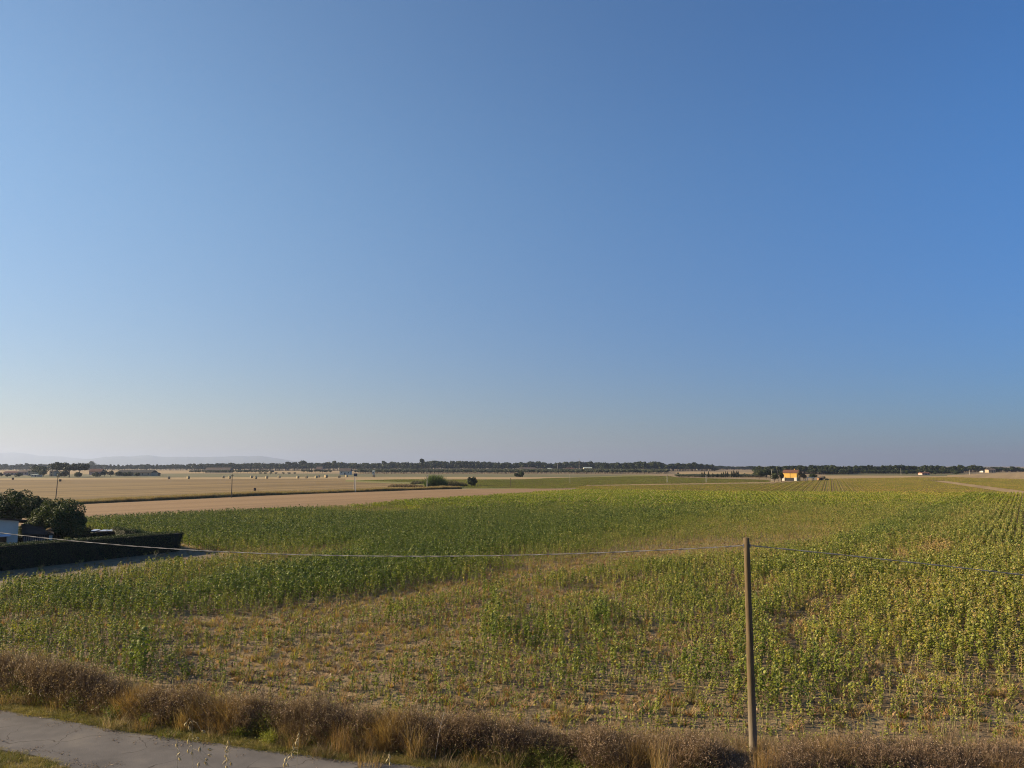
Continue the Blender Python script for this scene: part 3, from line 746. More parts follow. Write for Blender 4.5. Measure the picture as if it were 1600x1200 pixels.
# verges: trodden earth with short mown grass on both sides of the lane
m_turf = foliage('turf', [(.1, (0.09031, 0.1009, 0.02337, 1)), (.40, (0.1754, 0.17, 0.04781, 1)), (.65, (0.2975, 0.2444, 0.09031, 1)), (1, (0.425, 0.3294, 0.1594, 1))], .3, .35, .45, False, .8)
m_hay = foliage('cut_hay', [(.1, (0.192, 0.144, 0.068, 1)), (1, (0.32, 0.24, 0.12, 1))], .2, .8, .5)
T = [grass_clump(520 + k, [.11, .14, .09, .16][k], .16, 70, .009, [m_turf, m_turf, m_hay] if k < 3 else [m_turf], 1.2, 2, .9) for k in range(4)]
M = 26000; wx = rng.uniform(-34, 12, M); rf = np.interp(wx, A[:, 0], A[:, 1]); rn_ = np.interp(wx, B[:, 0], B[:, 1]); y0 = np.interp(wx, fx, fy)
side = rng.random(M) < .62
wy = np.where(side, rf - .03 + (y0 + .9 - rf) * rng.random(M), rn_ + .05 - 3.2 * rng.random(M))
wy += np.where(side, np.abs(rng.normal(0, .08, M)), -np.abs(rng.normal(0, .1, M)))
k = (np.abs(wx) < wy*.72 + 2) & (wy > 12); wx, wy = wx[k], wy[k]; N = len(wx)
scatter('verge_grass', np.c_[wx, wy, ground_z(wx, wy)], np.c_[np.zeros((N, 2)), rng.uniform(0, 6.28, N)], np.ones((N, 3)) * rng.uniform(.6, 1.3, N)[:, None],
        rng.integers(0, 4, N), T, None, 'short worn grass on the verges of the lane', 'grass')
# grass of the bank below the viewer (unseen part kept thin)
m_bank = simple('bank_soil', (.16, .13, .07, 1), (.09, .085, .04, 1), 1.2, 1, .5, 9)

# single clumps one can point at
def one(mesh, name, px, py, z0, s, label, cat, rz=0.0, dist=None, group=None):
    x_, y_ = G(px, py); o = link(bpy.data.objects.new(name, mesh)); o.location = (x_, y_, z0); o.scale = (s, s, s) if not hasattr(s, '__len__') else s; o.rotation_euler = (0, 0, rz)
    return tag(o, label, cat, group)
def tall_tuft(seed, h, rad, n, mats): return grass_clump(seed, h, rad, n, .012, mats, .22, 4, .35)
g1 = tall_tuft(540, 1.15, .16, 90, [m_gold, m_straw])
g2 = tall_tuft(541, .95, .45, 170, [m_gold, m_straw, m_gold])
x_, y_ = 1.0 * 4.22, 21.0
one(g1, 'golden_grass_tuft', 1031, 1232, 0, (1,1,1.25), 'tall narrow golden grass tuft at the bottom edge left of the pole', 'grass tuft')
one(g2, 'golden_grass_tuft', 1196, 1226, 0, (.75, .6, 1.32), 'wide golden grass tuft hiding the foot of the wooden pole', 'grass tuft')
one(g2, 'golden_grass_tuft', 1478, 1196, 0, (.5, .5, 1.0), 'pale golden grass tuft in the weeds right of the pole', 'grass tuft', 1.3)
one(g2, 'golden_grass_tuft', 292, 1143, 0, (.8, .6, .85), 'orange grass tuft above the road behind the white oat spikes', 'grass tuft', .6)
one(g2, 'golden_grass_tuft', 530, 1174, 0, (1.1, .6, .95), 'orange grass patch in the weeds right of the pale oat spike', 'grass tuft', 2.1)
one(g1, 'golden_grass_tuft', 648, 1186, 0, (1.3, 1, .95), 'rusty grass tuft near where the road leaves the frame', 'grass tuft', 3.1)
one(g2, 'golden_grass_tuft', 4, 1085, 0, (.5, .5, 1.0), 'golden grass tuft at the left edge of the frame', 'grass tuft', 3.9)
one(W[8], 'green_weed', 178, 1126, 0, (1.1, .9, .95), 'bright green leafy weed at the foot of the brown weeds', 'weed')
one(W[8], 'yellow_weed', 232, 1136, 0, (.9, .8, .85), 'yellow flowering weed between brown weeds and roadside grass', 'weed', 1)
one(W[8], 'yellow_weed', 421, 1164, 0, (1.1, .8, .8), 'yellow flowering weed left of the orange grass patch', 'weed', 2)
one(T[3], 'green_grass_patch', 120, 1118, 0, (4.5, 2.2, 2.2), 'fresh green grass patch on the road verge', 'grass patch')
# a bare dead stalk leaning in the weeds
b0 = G(679, 1190); mb = MB(); mb.tube([(b0[0], b0[1], 0), (b0[0]+.10, b0[1]+.1, .7), (b0[0]+.25, b0[1]+.15, 1.35)], [.012, .009, .004], 5)
for dz, dx in ((.8, .16), (1.0, -.12), (1.15, .14)): mb.tube([(b0[0]+.12+(dz-.7)*.2, b0[1]+.1, dz), (b0[0]+.12+dx, b0[1]+.12, dz+.18)], [.006, .003], 4)
tag(mb.build('dead_stalk', simple('grey_stalk', (0.32, 0.28, 0.232, 1), coords='obj')), 'thin grey dead stalk leaning in the brown weeds', 'stalk')

# ------------------------------------------------------------------ wooden pole and twisted cable
m_wood, nt, p = newmat('pole_wood'); v = objc(nt)
mp = nd(nt, 'ShaderNodeMapping'); mp.inputs['Scale'].default_value = (9, 9, .5); nt.links.new(v, mp.inputs[0])
g = noise(nt, mp.outputs[0], 3.0, 5, .7); lo = nd(nt, 'ShaderNodeSeparateXYZ'); nt.links.new(v, lo.inputs[0])
c = ramp(nt, g, [(.30, (.062, .042, .020, 1)), (.5, (.118, .084, .042, 1)), (.7, (.17, .125, .068, 1))])
foot = ramp(nt, math_(nt, 'ADD', math_(nt, 'MULTIPLY', lo.outputs[2], .25), math_(nt, 'MULTIPLY', g, .35)), [(.25, (1,1,1,1)), (.75, (0,0,0,1))])
c = mix(nt, foot, c, (.18, .15, .11, 1)); nt.links.new(c, p.inputs[0]); bump(nt, p, g, .5, .02)
DP = 23.2
pb = Vector((XD(1177.5, DP, 0), DP, -.3)); ptop = AT(1168, 841, DP)
pole = empty('wooden_pole', (pb.x, pb.y, 0), 0, 'round weathered wooden utility pole standing in the golden grass', 'utility pole')
mb = MB(); zt = ptop.z; nst = 14; rs = np.random.default_rng(5)
mb.tube([(rs.normal(0, .004) + 0.0*t, rs.normal(0, .004), -.3 + (zt + .3) * t) for t in np.linspace(0, 1, nst)], [.124 - .040*t + rs.normal(0, .0015) for t in np.linspace(0, 1, nst)], 20)
mb.build('shaft', m_wood, pole, True)
m_metal = simple('galvanised_steel', (.25, .25, .25, 1), rough=.4, coords='obj')
att = zt - .215
mb = MB(); mb.tube([(-.11, 0, att), (.11, 0, att)], .010, 8); mb.box((-.10, 0, att), (.02, .06, .10)); mb.box((.10, 0, att), (.02, .06, .10)); mb.build('cable_hook', m_metal, pole)
mb = MB(); mb.tube([(0, 0, zt - .001), (0, 0, zt + .02)], [.092, .06], 16); mb.build('pole_cap', m_wood, pole)
m_cable = simple('cable_sheath', (0.336, 0.32, 0.288, 1), (0.216, 0.2, 0.184, 1), 12, .6, coords='obj')
def cable(p0, p1, sag, label, other=None):
    e = empty('overhead_cable', tuple(p0), 0, label, 'cable'); n = int((p1 - p0).length / .12)
    c_ = [p0 + (p1 - p0) * t - Vector((0, 0, 4 * sag * t * (1 - t))) for t in np.linspace(0, 1, n)]
    for ph in (0, math.pi):
        mb = MB(); pts = []
        for i, q in enumerate(c_):
            w = ph + i * .55; pts.append((q.x - p0.x, q.y - p0.y + .010 * math.cos(w), q.z - p0.z + .010 * math.sin(w)))
        mb.tube(pts, .0092, 5); mb.build('strand', m_cable, e, True)
    return e
pa = Vector((pb.x - .10, pb.y, att)); pbq = Vector((pb.x + .10, pb.y, att))
# left span: passes the surveyed pixels (600,869) and (0,832)
def solve(pstart, dirv, X0, want):
    """a span in a vertical plane through pstart along dirv fitted to pixel sightings"""
    out = []
    for px, py in want:
        r_ = ray(px, py); # pstart.xy + t*dirv = s*r.xy
        Amat = np.array([[dirv[0], -r_[0]], [dirv[1], -r_[1]]]); t, s_ = np.linalg.solve(Amat, [-pstart.x, -pstart.y])
        out.append((t, H + s_ * r_[2]))
    return out
dl = np.array([-1.0, .30]); q = solve(pa, dl, 0, [(600, 869), (0, 832.5)])
ts = np.array([0] + [a_[0] for a_ in q]); zsv = np.array([pa.z] + [a_[1] for a_ in q]); cf = np.polyfit(ts, zsv, 2)
print('left span', q, cf)
T1 = 46.0; e1 = Vector((pa.x + dl[0]*T1, pa.y + dl[1]*T1, float(np.polyval(cf, T1)))); cable(pa, e1, float(cf[0]) * T1**2 / 4, 'pale twisted cable sagging from the pole across to the left edge')
dr_ = np.array([1.0, -.16]); q = solve(pbq, dr_, 0, [(1400, 876), (1600, 898.5)])
ts = np.array([0] + [a_[0] for a_ in q]); zsv = np.array([pbq.z] + [a_[1] for a_ in q]); cf = np.polyfit(ts, zsv, 2)
print('right span', q, cf)
T2 = 16.0; e2 = Vector((pbq.x + dr_[0]*T2, pbq.y + dr_[1]*T2, float(np.polyval(cf, T2)))); cable(pbq, e2, float(cf[0]) * T2**2 / 4, 'grey twisted cable running from the pole to the right edge')
for ev, lab in ((e1, 'wooden pole carrying the left end of the cable, outside the frame'), (e2, 'short wooden post carrying the right end of the cable, outside the frame')):
    gz_ = float(ground_z(ev.x, ev.y)); po = empty('wooden_pole', (ev.x, ev.y, gz_ - .2), 0, lab, 'utility pole'); mb = MB(); mb.tube([(0,0,0), (0,0,ev.z + .4 - gz_)], [.13, .09], 14); mb.build('shaft', m_wood, po, True)

# ------------------------------------------------------------------ wild oats close to the viewer
m_oat = foliage('oat_husk', [(.1, (0.357, 0.2805, 0.153, 1)), (.5, (0.51, 0.425, 0.255, 1)), (1, (0.6375, 0.561, 0.3825, 1))], .45, 3, .4)
m_oats = simple('oat_stalk', (.42, .36, .22, 1), coords='obj')
DO = 3.6; oz = float(ground_z(0, DO))
def oat(label, root_px, top, spikes):
    base = Vector((XD(root_px, DO, 7.2), DO, oz)); tp = AT(top[0], top[1], DO)
    e = empty('wild_oat', tuple(base), 0, label, 'wild oat')
    mb = MB(); pts = []
    for t in np.linspace(0, 1, 9): pts.append(base.lerp(tp, t) + Vector((.03*math.sin(t*2.6), .02*math.sin(t*3), 0)) * (1-t) - base)
    mb.tube(pts, [.0016 - .0009*t for t in np.linspace(0, 1, 9)], 5); 
    for i, (sx, sy, an) in enumerate(spikes):
        tipd = DO + (.04 * math.sin(i * 2.3)); c0 = AT(sx, sy, tipd) - base
        # branch from the stalk a little above the spikelet
        k = min(max((c0.z + .035) / (tp.z - base.z), .05), 1.0); on = base.lerp(tp, k) + Vector((.03*math.sin(k*2.6), .02*math.sin(k*3), 0)) * (1-k) - base
        aa = math.radians(an); ax = Vector((math.sin(aa), .2 * math.sin(i), -math.cos(aa))).normalized(); L = .021 + .004 * math.sin(i*1.7)
        s0 = c0 - ax * L * .5
        mid = (on + s0) / 2 + Vector((0, 0, .012)); mb.tube([on, mid, s0], .0005, 4)
        sp = MB(); sdv = ax.cross(Vector((0, 1, 0))).normalized(); nv = ax.cross(sdv)
        for sg in (-1, 1):                     # two opened husks, each a cupped lance
            o_ = sdv * sg; ring = []
            for t, w_ in ((0, .0006), (.25, .0034), (.55, .0036), (.85, .0015), (1.0, .0003)):
                cc = s0 + ax * L * t + o_ * (.0030 * math.sin(t * 2.4)); ring.append((cc - nv*w_, cc + nv*w_, cc + o_*w_*.9))
            V = [tuple(q_) for r3 in ring for q_ in r3]
            F = [(3*i_+a_, 3*i_+b_, 3*i_+3+b_, 3*i_+3+a_) for i_ in range(4) for a_, b_ in ((0, 2), (2, 1), (1, 0))]
            sp.add(V, F)
        sp.tube([s0 + ax*L*.6, s0 + ax*L*1.5 + sdv*.004], [.0004, .0002], 3)
        sp.build('spikelet', m_oat, e)
    mb.build('stalk', m_oats, e)
oat('wild oat with scattered white spikelets above the grey road', 306, (300, 1126), [(290,1132,-20),(296,1138,20),(318,1143,70),(309,1154,60),(294,1159,5),(312,1171,5),(294,1174,5),(300,1177,20),(328,1171,75),(328,1180,80),(323,1187,60),(310,1195,-5),(322,1193,50)])
oat('short pale wild oat left of the scattered spikelets', 280, (277, 1158), [(276,1165,10),(279,1179,-35),(281,1186,20)])
oat('upright wild oat with stacked husks in the middle of the road', 357, (358, 1156), [(357,1160,15),(355,1169,-20),(354,1174,60),(353,1182,40),(355,1187,10),(351,1191,-40),(361,1194,20),(354,1199,10)])
oat('tall golden wild oat overlapping the green verge', 447, (467, 1146), [(467,1149,-10),(465,1156,-25),(463,1162,0),(459,1169,50),(457,1180,30),(446,1188,-10),(452,1184,-35),(449,1195,15),(444,1196,5)])
oat('low wild oat tip near where road meets verge', 606, (608, 1178), [(609,1183,10),(605,1189,-20),(610,1194,15)])
# straw, grit and dry leaves blown onto the lane
M = 420; wx = rng.uniform(-34, 6, M); rf = np.interp(wx, A[:, 0], A[:, 1]); rb_ = np.interp(wx, B[:, 0], B[:, 1]); e_ = rng.random(M) ** 2.2 * .8
wy = np.where(rng.random(M) < .6, rf - e_, rb_ + e_); bits = [litter(700), litter(701), tuft(702, 10, .12, .2, [m_straw], .01, 2.5)]
scatter('roadside_litter', np.c_[wx, wy, np.full(M, .052)], np.c_[np.zeros((M, 2)), rng.uniform(0, 6.28, M)], np.c_[rng.uniform(.25, .6, (M, 1)) * np.ones((M, 2)), np.full(M, .25)],
        rng.integers(0, 3, M), bits, np.full(M, .5), 'straw and dead leaves blown onto the lane edges', 'litter')

# ------------------------------------------------------------------ hedge, garden and house at the left
m_hedge = foliage('hedge_leaf', [(.1, (0.02525, 0.04131, 0.00918, 1)), (.5, (0.0482, 0.06885, 0.01377, 1)), (1, (0.0918, 0.1148, 0.02295, 1))], .12, .3, .3)
m_dark = simple('dark_core', (.012, .014, .008, 1), coords='obj')  # solid near-black core box under the leaf shell
def hedge(name, P, Q, w, h0, h1, n, label, size=.07, lean=0.0, step=1.2):
    """clipped hedge from P to Q: a dark solid core and leaf shell, as a run of joined shrubs"""
    P = Vector(P); Q = Vector(Q); L = (Q - P).length; d = (Q - P) / L; s = Vector((d.y, -d.x))
    rs = np.random.default_rng(int(L * 100)); e = empty(name, (P.x, P.y, 0), 0, label, 'hedge')
    def surf(t, k, u):                        # t along 0..1, k profile param, u jitter
        return None
    # profile: right face, top, left face
    hh = lambda t: h0 + (h1 - h0) * t
    per = 2 * ((h0 + h1) / 2) + w; N = n
    t = rs.random(N); c = rs.random(N) * per; hm = hh(t) + .05 * (fbm(t * L * 1.3, t * 0, 3) - .5)
    jit = rs.normal(0, .035, N) - .03; ends = rs.random(N) < (w * h1 * 2) / (per * L + 2 * w * h1)
    off_ = np.where(c < hm, w/2 + jit, np.where(c < hm + w, w/2 - (c - hm), -w/2 - jit)); z = np.where(c < hm, c, np.where(c < hm + w, hm + jit, per - c))
    z = np.clip(z, .02, hm + .06); bul = .05 * np.sin(t * L * 2.1 + z * 2) + .06 * (fbm(t * L, z, 9) - .5); off_ = off_ + np.sign(off_) * bul * (np.abs(off_) > w/2 - .1)
    al = t * L
    al[ends] = L + rs.normal(0, .04, ends.sum()) ; off_[ends] = rs.uniform(-w/2, w/2, ends.sum()); z[ends] = rs.uniform(0, h1, ends.sum())
    al = al + lean * z * (al > L - .5)
    ns = N // 9; al[:ns] = rs.random(ns) * L; off_[:ns] = rs.uniform(-w/2, w/2, ns); z[:ns] = hh(al[:ns]/L) + .02 + .16 * rs.random(ns)**2 * (.4 + 1.2*fbm(al[:ns]*1.7, al[:ns]*0, 6))
    C = np.c_[d.x*al + s.x*off_, d.y*al + s.y*off_, z]
    me = quads_mesh('foliage', leaf_quads(C, size, rs, .6), m_hedge); link(bpy.data.objects.new('foliage', me), e)
    mb = MB(); q = w/2 - .09
    V = []; 
    for tt_ in np.linspace(0, 1, 12):
        for o2, zz in ((q, .0), (q, hh(tt_) - .1), (-q, hh(tt_) - .1), (-q, 0)):
            a_ = tt_ * (L - .1) + lean * zz * (tt_ == 1); V.append((d.x*a_ + s.x*o2, d.y*a_ + s.y*o2, zz))
    F = [(4*i+j, 4*i+(j+1)%4, 4*i+4+(j+1)%4, 4*i+4+j) for i in range(11) for j in range(4)] + [(0,1,2,3), (44,47,46,45)]
    mb.add(V, F); mb.build('hedge_core', m_dark, e); return e
hA = np.array(G(0, 893)); hB = np.array(G(280, 861.5)); hd_ = (hB - hA) / np.linalg.norm(hB - hA); hs_ = np.array([hd_[1], -hd_[0]])
hP = hA - hd_ * 14 - hs_ * .55; hQ = hB - hs_ * .55
hedge('clipped_hedge', hP, hQ, 1.1, 2.22, 1.86, 60000, 'long clipped dark green hedge in front of the white house', .075, .30)
hR = G(176, 842)
hedge('clipped_hedge', (hR[0]-9, hR[1]-7), (hR[0], hR[1]), .8, .8, .75, 6000, 'low hedge bounding the far side of the garden', .10)
hedge('clipped_hedge', (hR[0]+.3, hR[1]-.3), tuple(hQ + hd_ * -.2 - hs_ * .6), .7, 1.35, 1.45, 16000, 'dark rear hedge meeting the long clipped hedge at its tip', .09)

def blob_crown(seed, R3, nl, leaf, lobes, mats, core=.62, flat=1.0, gap=.12, zb=-.4, lr=(.30, .46)):
    """crown of leaf clumps: lobes over an ellipsoid, leaves on their shells"""
    rs = np.random.default_rng(seed); R3 = np.array(R3)
    D = unit(rs.normal(size=(lobes, 3))); D[:, 2] = np.where(D[:, 2] < zb, -D[:, 2], D[:, 2]); 
    LC = D * R3 * rs.uniform(.45, .74, (lobes, 1)) * (1.12 if lr[0] < .25 else 1); LR = rs.uniform(lr[0], lr[1], lobes) * R3.mean()
    pick = rs.integers(0, lobes, nl); d = unit(rs.normal(size=(nl, 3))); r = LR[pick] * (1 - gap * 2 * rs.random(nl) ** 1.5)
    C = LC[pick] + d * r[:, None] * np.array([1, 1, flat])
    ins = (np.linalg.norm(C / (R3 * .42), axis=1) > 1); C = C[ins]; d = d[ins]
    Q = leaf_quads(C, leaf, rs, .65, .2, d, 1.0)
    k = int(lobes * 9); cc = unit(rs.normal(size=(k, 3))) * R3 * .5 * core * rs.random((k, 1)) ** .3 * 1.3
    Q2 = leaf_quads(cc, float(R3.mean() * .30), rs, .8)
    return np.concatenate([Q, Q2])
def limbs(mb, h, R3, zc, n, r0, rs, n_s=6):
    mb.tube([(0,0,-.1), (.03,.02,h*.5), (0,.05,h), (.05, 0, zc)], [r0*1.25, r0, r0*.8, r0*.4], 8)
    for k in range(n):
        a = 2.4 * k + rs.uniform(-.3, .3); e_ = rs.uniform(.45, .75); 
        mb.tube([(0,0,h*rs.uniform(.75, 1)), (math.cos(a)*R3[0]*.3, math.sin(a)*R3[1]*.3, h + (zc-h)*.5), (math.cos(a)*R3[0]*e_, math.sin(a)*R3[1]*e_, zc + R3[2]*rs.uniform(-.1,.5))], [r0*.5, r0*.33, r0*.1], n_s)
m_bark = simple('bark', (.10, .075, .05, 1), (.05, .038, .028, 1), 6, .95, .5, 14, coords='obj')
m_garden = foliage('garden_tree_leaf', [(.1, (0.0208, 0.0336, 0.0072, 1)), (.45, (0.04, 0.0576, 0.0112, 1)), (.8, (0.076, 0.092, 0.0176, 1)), (1, (0.12, 0.12, 0.024, 1))], .2, .5, .3, hue_noise=.6)
def tree(name, loc, R3, zc, seed, nl, leaf, label, cat, mat=None, lobes=26, r0=.16, group=None, **k):
    e = empty(name, loc, 0, label, cat, group); rs = np.random.default_rng(seed)
    Q = blob_crown(seed, R3, nl, leaf, lobes, None, **k) + np.array([0, 0, zc])
    link(bpy.data.objects.new('crown', quads_mesh('crown', Q, mat or m_garden)), e)
    mb = MB(); limbs(mb, max(zc - R3[2]*.8, .5), R3, zc, 7, r0, rs); mb.build('trunk', m_bark, e, True); return e
def at(px, d): return (XD(px, d), d, 0)
tree('garden_tree', at(93, 86), (3.35, 3.1, 2.5), 2.35, 61, 30000, .17, 'broad round dark tree nearest the clipped hedge', 'tree', lobes=95, lr=(.14, .30), zb=-.85)
tree('garden_tree', at(18, 96), (3.2, 3.2, 2.6), 2.9, 62, 18000, .18, 'dark tree behind the white house roof', 'tree', lobes=50, lr=(.16, .32))
tree('garden_tree', at(-38, 98), (3.6, 3.4, 2.7), 3.0, 67, 9000, .2, 'large dark tree cut by the left frame edge', 'tree', lobes=50, lr=(.16, .32))
tree('garden_tree', at(52, 95), (2.1, 2.2, 2.0), 2.9, 63, 10000, .17, 'smaller dark tree between the two larger garden trees', 'tree', lobes=34, lr=(.16, .32))
tree('garden_shrub', at(47, 88), (1.9, 1.2, 1.1), 1.15, 68, 5000, .15, 'dense dark shrub between the shed and the garden trees', 'shrub', lobes=24, r0=.06, lr=(.2,.34), zb=-.9)
tree('garden_shrub', at(66, 89), (1.5, 1.2, 1.2), 1.3, 69, 4500, .15, 'dark shrub under the left side of the round tree', 'shrub', lobes=22, r0=.06, lr=(.2,.34), zb=-.9)
tree('garden_shrub', at(128, 90), (1.3, 1.0, .8), .85, 70, 3500, .13, 'low dark shrub between the round tree and the carport', 'shrub', lobes=20, r0=.05, lr=(.2,.34), zb=-.9)
tree('garden_shrub', at(106, 79), (.45, .45, .5), .85, 64, 900, .10, 'small pale shrub in front of the round tree', 'shrub', m_olive, lobes=8, r0=.04)
tree('garden_shrub', at(76, 82.5), (.35, .35, .45), 1.55, 65, 700, .09, 'pale roundish shrub at the end of the shed roof', 'shrub', m_fluff, lobes=8, r0=.04)
tree('green_bush', (*G(278, 884), 0), (.42, .42, .4), .42, 66, 1500, .10, 'bright green bush at the crop edge below the hedge tip', 'bush', m_fresh, lobes=8, r0=.03)
# little bare sapling on the clearing
s0_ = G(242, 886); e = empty('sapling', (s0_[0], s0_[1], 0), 0, 'pale leafless sapling on the shaded clearing below the hedge', 'sapling')
mb = MB(); mb.tube([(0,0,0), (.02,0,.6), (.0,0,1.0)], [.028, .022, .016], 6)
for a_, l_, z_ in ((.3, .32, 1.0), (2.6, .28, 1.0), (1.2, .22, .85), (4.4, .2, .95)): mb.tube([(0,0,z_), (math.cos(a_)*l_*.6, math.sin(a_)*l_*.4, z_+.14), (math.cos(a_)*l_*.75, math.sin(a_)*l_*.5, z_+.36)], [.013, .009, .004], 5)
mb.build('trunk', simple('pale_bark', (.42, .36, .24, 1), coords='obj'), e); rs = np.random.default_rng(3); C = np.c_[rs.normal(0, .16, 30), rs.normal(0, .1, 30), 1.15 + rs.normal(0, .14, 30)]
link(bpy.data.objects.new('leaves', quads_mesh('leaves', leaf_quads(C, .07, rs), m_olive)), e)

m_white = simple('white_render', (.58, .56, .47, 1), (.50, .48, .40, 1), .6, .9, .1, 30)
m_rooft = simple('old_roof_tiles', (0.08, 0.0544, 0.04, 1), (0.048, 0.0336, 0.0256, 1), 2, .95, .5, 12)
m_glass, nt, p = newmat('window_glass'); p.inputs[0].default_value = (.02, .025, .03, 1); p.inputs['Roughness'].default_value = .08
m_frame = simple('grey_frame', (.30, .33, .36, 1))
m_pink = simple('pink_panel', (0.24, 0.192, 0.176, 1), (0.176, 0.136, 0.12, 1), 2)
# white house: gable side towards the viewer, only its right end is in frame
hx, hy = XD(28, 80), 80.0
hrot = .60
house = empty('white_house', (hx, hy, 0), hrot, 'white single storey house with brown roof at the left edge', 'house')
Wd_, Dp_, zr = 9.0, 7.0, 2.88
mb = MB()   # walls with a window opening: local x runs left (negative) along the facade, +y to the back
wx0, wx1, wz0, wz1 = -2.15, -.92, .55, 1.32
zt_ = lambda u: zr + min(-u, 9 + u) * .13
def wallquad(x0_, x1_, z0_, z1_, y_=0): mb.add([(x0_, y_, z0_), (x1_, y_, z0_), (x1_, y_, z1_ if not callable(z1_) else z1_(x1_)), (x0_, y_, z1_ if not callable(z1_) else z1_(x0_))], [(0,1,2,3)])
wallquad(wx1, 0, 0, zt_); wallquad(-4.5, wx0, 0, zt_); wallquad(-9, -4.5, 0, zt_); wallquad(wx0, wx1, 0, wz0); wallquad(wx0, wx1, wz1, zt_)
BK = .62
mb.add([(0,0,0), (0,Dp_,0), (0,Dp_,zr-BK), (0,0,zr), (-9,0,0), (-9,Dp_,0), (-9,Dp_,zr-BK), (-9,0,zr), (-4.5,Dp_,zr+.585-BK)], [(0,1,2,3), (5,4,7,6), (1,5,6,8,2)])
for a4 in ((wx0, wx0, wz0, wz1), (wx1, wx1, wz0, wz1)): mb.add([(a4[0],0,wz0), (a4[0],.15,wz0), (a4[0],.15,wz1), (a4[0],0,wz1)], [(0,1,2,3)])
mb.add([(wx0,0,wz1),(wx1,0,wz1),(wx1,.15,wz1),(wx0,.15,wz1),(wx0,0,wz0),(wx1,0,wz0),(wx1,.15,wz0),(wx0,.15,wz0)], [(0,1,2,3),(4,7,6,5)])
mb.build('wall', m_white, house)
w_ = MB(); 
for x_, wd in ((wx0+.03, .06), ((wx0+wx1)/2, .05), (wx1-.03, .06)): w_.box((x_, .12, (wz0+wz1)/2), (wd, .04, wz1-wz0-.004))
w_.box(((wx0+wx1)/2, .118, wz0+.03), (wx1-wx0-.004, .036, .05)); w_.box(((wx0+wx1)/2, .118, wz1-.03), (wx1-wx0-.004, .036, .05))
wo = w_.build('window', m_frame, house); g_ = MB(); g_.box(((wx0+wx1)/2, .135, (wz0+wz1)/2), (wx1-wx0-.01, .006, wz1-wz0-.01)); g_.build('pane', m_glass, wo)
a_ = MB(); a_.add([(wx0-.2,-.02,wz1+.22), (wx1+.28,-.02,wz1+.22), (wx1+.28,-.75,wz1+.08), (wx0-.2,-.75,wz1+.08), (wx0-.2,-.02,wz1+.26), (wx1+.28,-.02,wz1+.26), (wx1+.28,-.75,wz1+.12), (wx0-.2,-.75,wz1+.12)], [(0,1,2,3),(7,6,5,4),(0,4,5,1),(1,5,6,2),(2,6,7,3),(3,7,4,0)])
a_.build('awning', simple('white_canvas', (.62, .66, .72, 1)), house)
for sgn in (0, 1):
    r_ = MB(); 
    if sgn == 0: x0_, x1_, z0_, z1_ = -4.5, .75, zr + .62, zr - .065
    else: x0_, x1_, z0_, z1_ = -9.75, -4.5, zr - .065, zr + .62
    V = []
    for zz in (.02, .12): V += [(x0_, -.35, z0_+zz+.03), (x1_, -.35, z1_+zz+.03), (x1_, Dp_+.45, z1_+zz-BK-.04), (x0_, Dp_+.45, z0_+zz-BK-.04)]
    r_.add(V, [(0,3,2,1),(4,5,6,7),(0,1,5,4),(1,2,6,5),(2,3,7,6),(3,0,4,7)]); ro = r_.build('roof', m_rooft, house)
c_ = MB(); c_.box((-1.9, .9, zr+.62), (.42, .42, .55)); c_.box((-1.9, .9, zr+.915), (.52, .52, .05)); c_.build('chimney', m_white, ro)
# lean-to shed right of it
sx, sy = XD(34, 81.5), 81.5
shed = empty('garden_shed', (sx, sy, 0), hrot, 'low shed with brown roof and slatted front beside the white house', 'shed')
mb = MB(); V = [(0,-.4,1.42), (2.9,-.4,1.22), (2.9,2.6,2.02), (0,2.6,2.22), (0,-.4,1.50), (2.9,-.4,1.30), (2.9,2.6,2.10), (0,2.6,2.30)]
mb.add(V, [(0,3,2,1),(4,5,6,7),(0,1,5,4),(1,2,6,5),(2,3,7,6),(3,0,4,7)]); mb.build('roof', m_rooft, shed)
mb = MB(); mb.box((1.3, 1.2, .6), (2.3, 2.2, 1.2)); mb.build('wall', simple('dark_shed_wall', (.06, .05, .05, 1)), shed)
sl = MB(); sl.box((0,0,.6), (.11, .05, 1.15)); slm = sl.mesh('slat', m_pink)
for k in range(10): o = link(bpy.data.objects.new('slat', slm), shed); o.location = (.25 + k*.2, .05, 0)
mb = MB(); mb.box((2.62, -.1, .60), (.30, .16, 1.2)); mb.build('corner_post', m_white, shed)
# low carport with pale blue sheets
cx, cy = XD(138, 90), 90.0
cp = empty('carport', (cx, cy, 0), 0.12, 'low dark carport with three pale blue roof sheets beyond the hedge', 'carport')
m_blue = simple('pale_blue_sheet', (0.36, 0.44, 0.576, 1), (0.304, 0.384, 0.528, 1), 1)
m_blk = simple('dark_posts_and_shade', (.03, .03, .035, 1))
mb = MB(); mb.box((1.7, .9, .96), (3.7, 2.0, .06)); mb.build('roof_deck', m_blk, cp)
sh_ = MB(); V = [(-.52,-.9,0),(.50,-.9,.0),(.58,.8,.16),(-.44,.8,.16),(-.52,-.9,.03),(.50,-.9,.03),(.58,.8,.19),(-.44,.8,.19)]
sh_.add(V, [(0,3,2,1),(4,5,6,7),(0,1,5,4),(1,2,6,5),(2,3,7,6),(3,0,4,7)]); shm = sh_.mesh('roof_sheet', m_blue)
for k in range(3): o = link(bpy.data.objects.new('roof_sheet', shm), cp); o.location = (.50 + k*1.22, .95, 1.0 - .05*(k == 1)); o.scale = (.84, .75, .7); o.rotation_euler = (0, .03*k, -.15)
cp.scale = (.80, .9, .98)
ps_ = MB(); ps_.box((0,0,.4), (.1,.1,.8)); pm_ = ps_.mesh('post', m_blk)
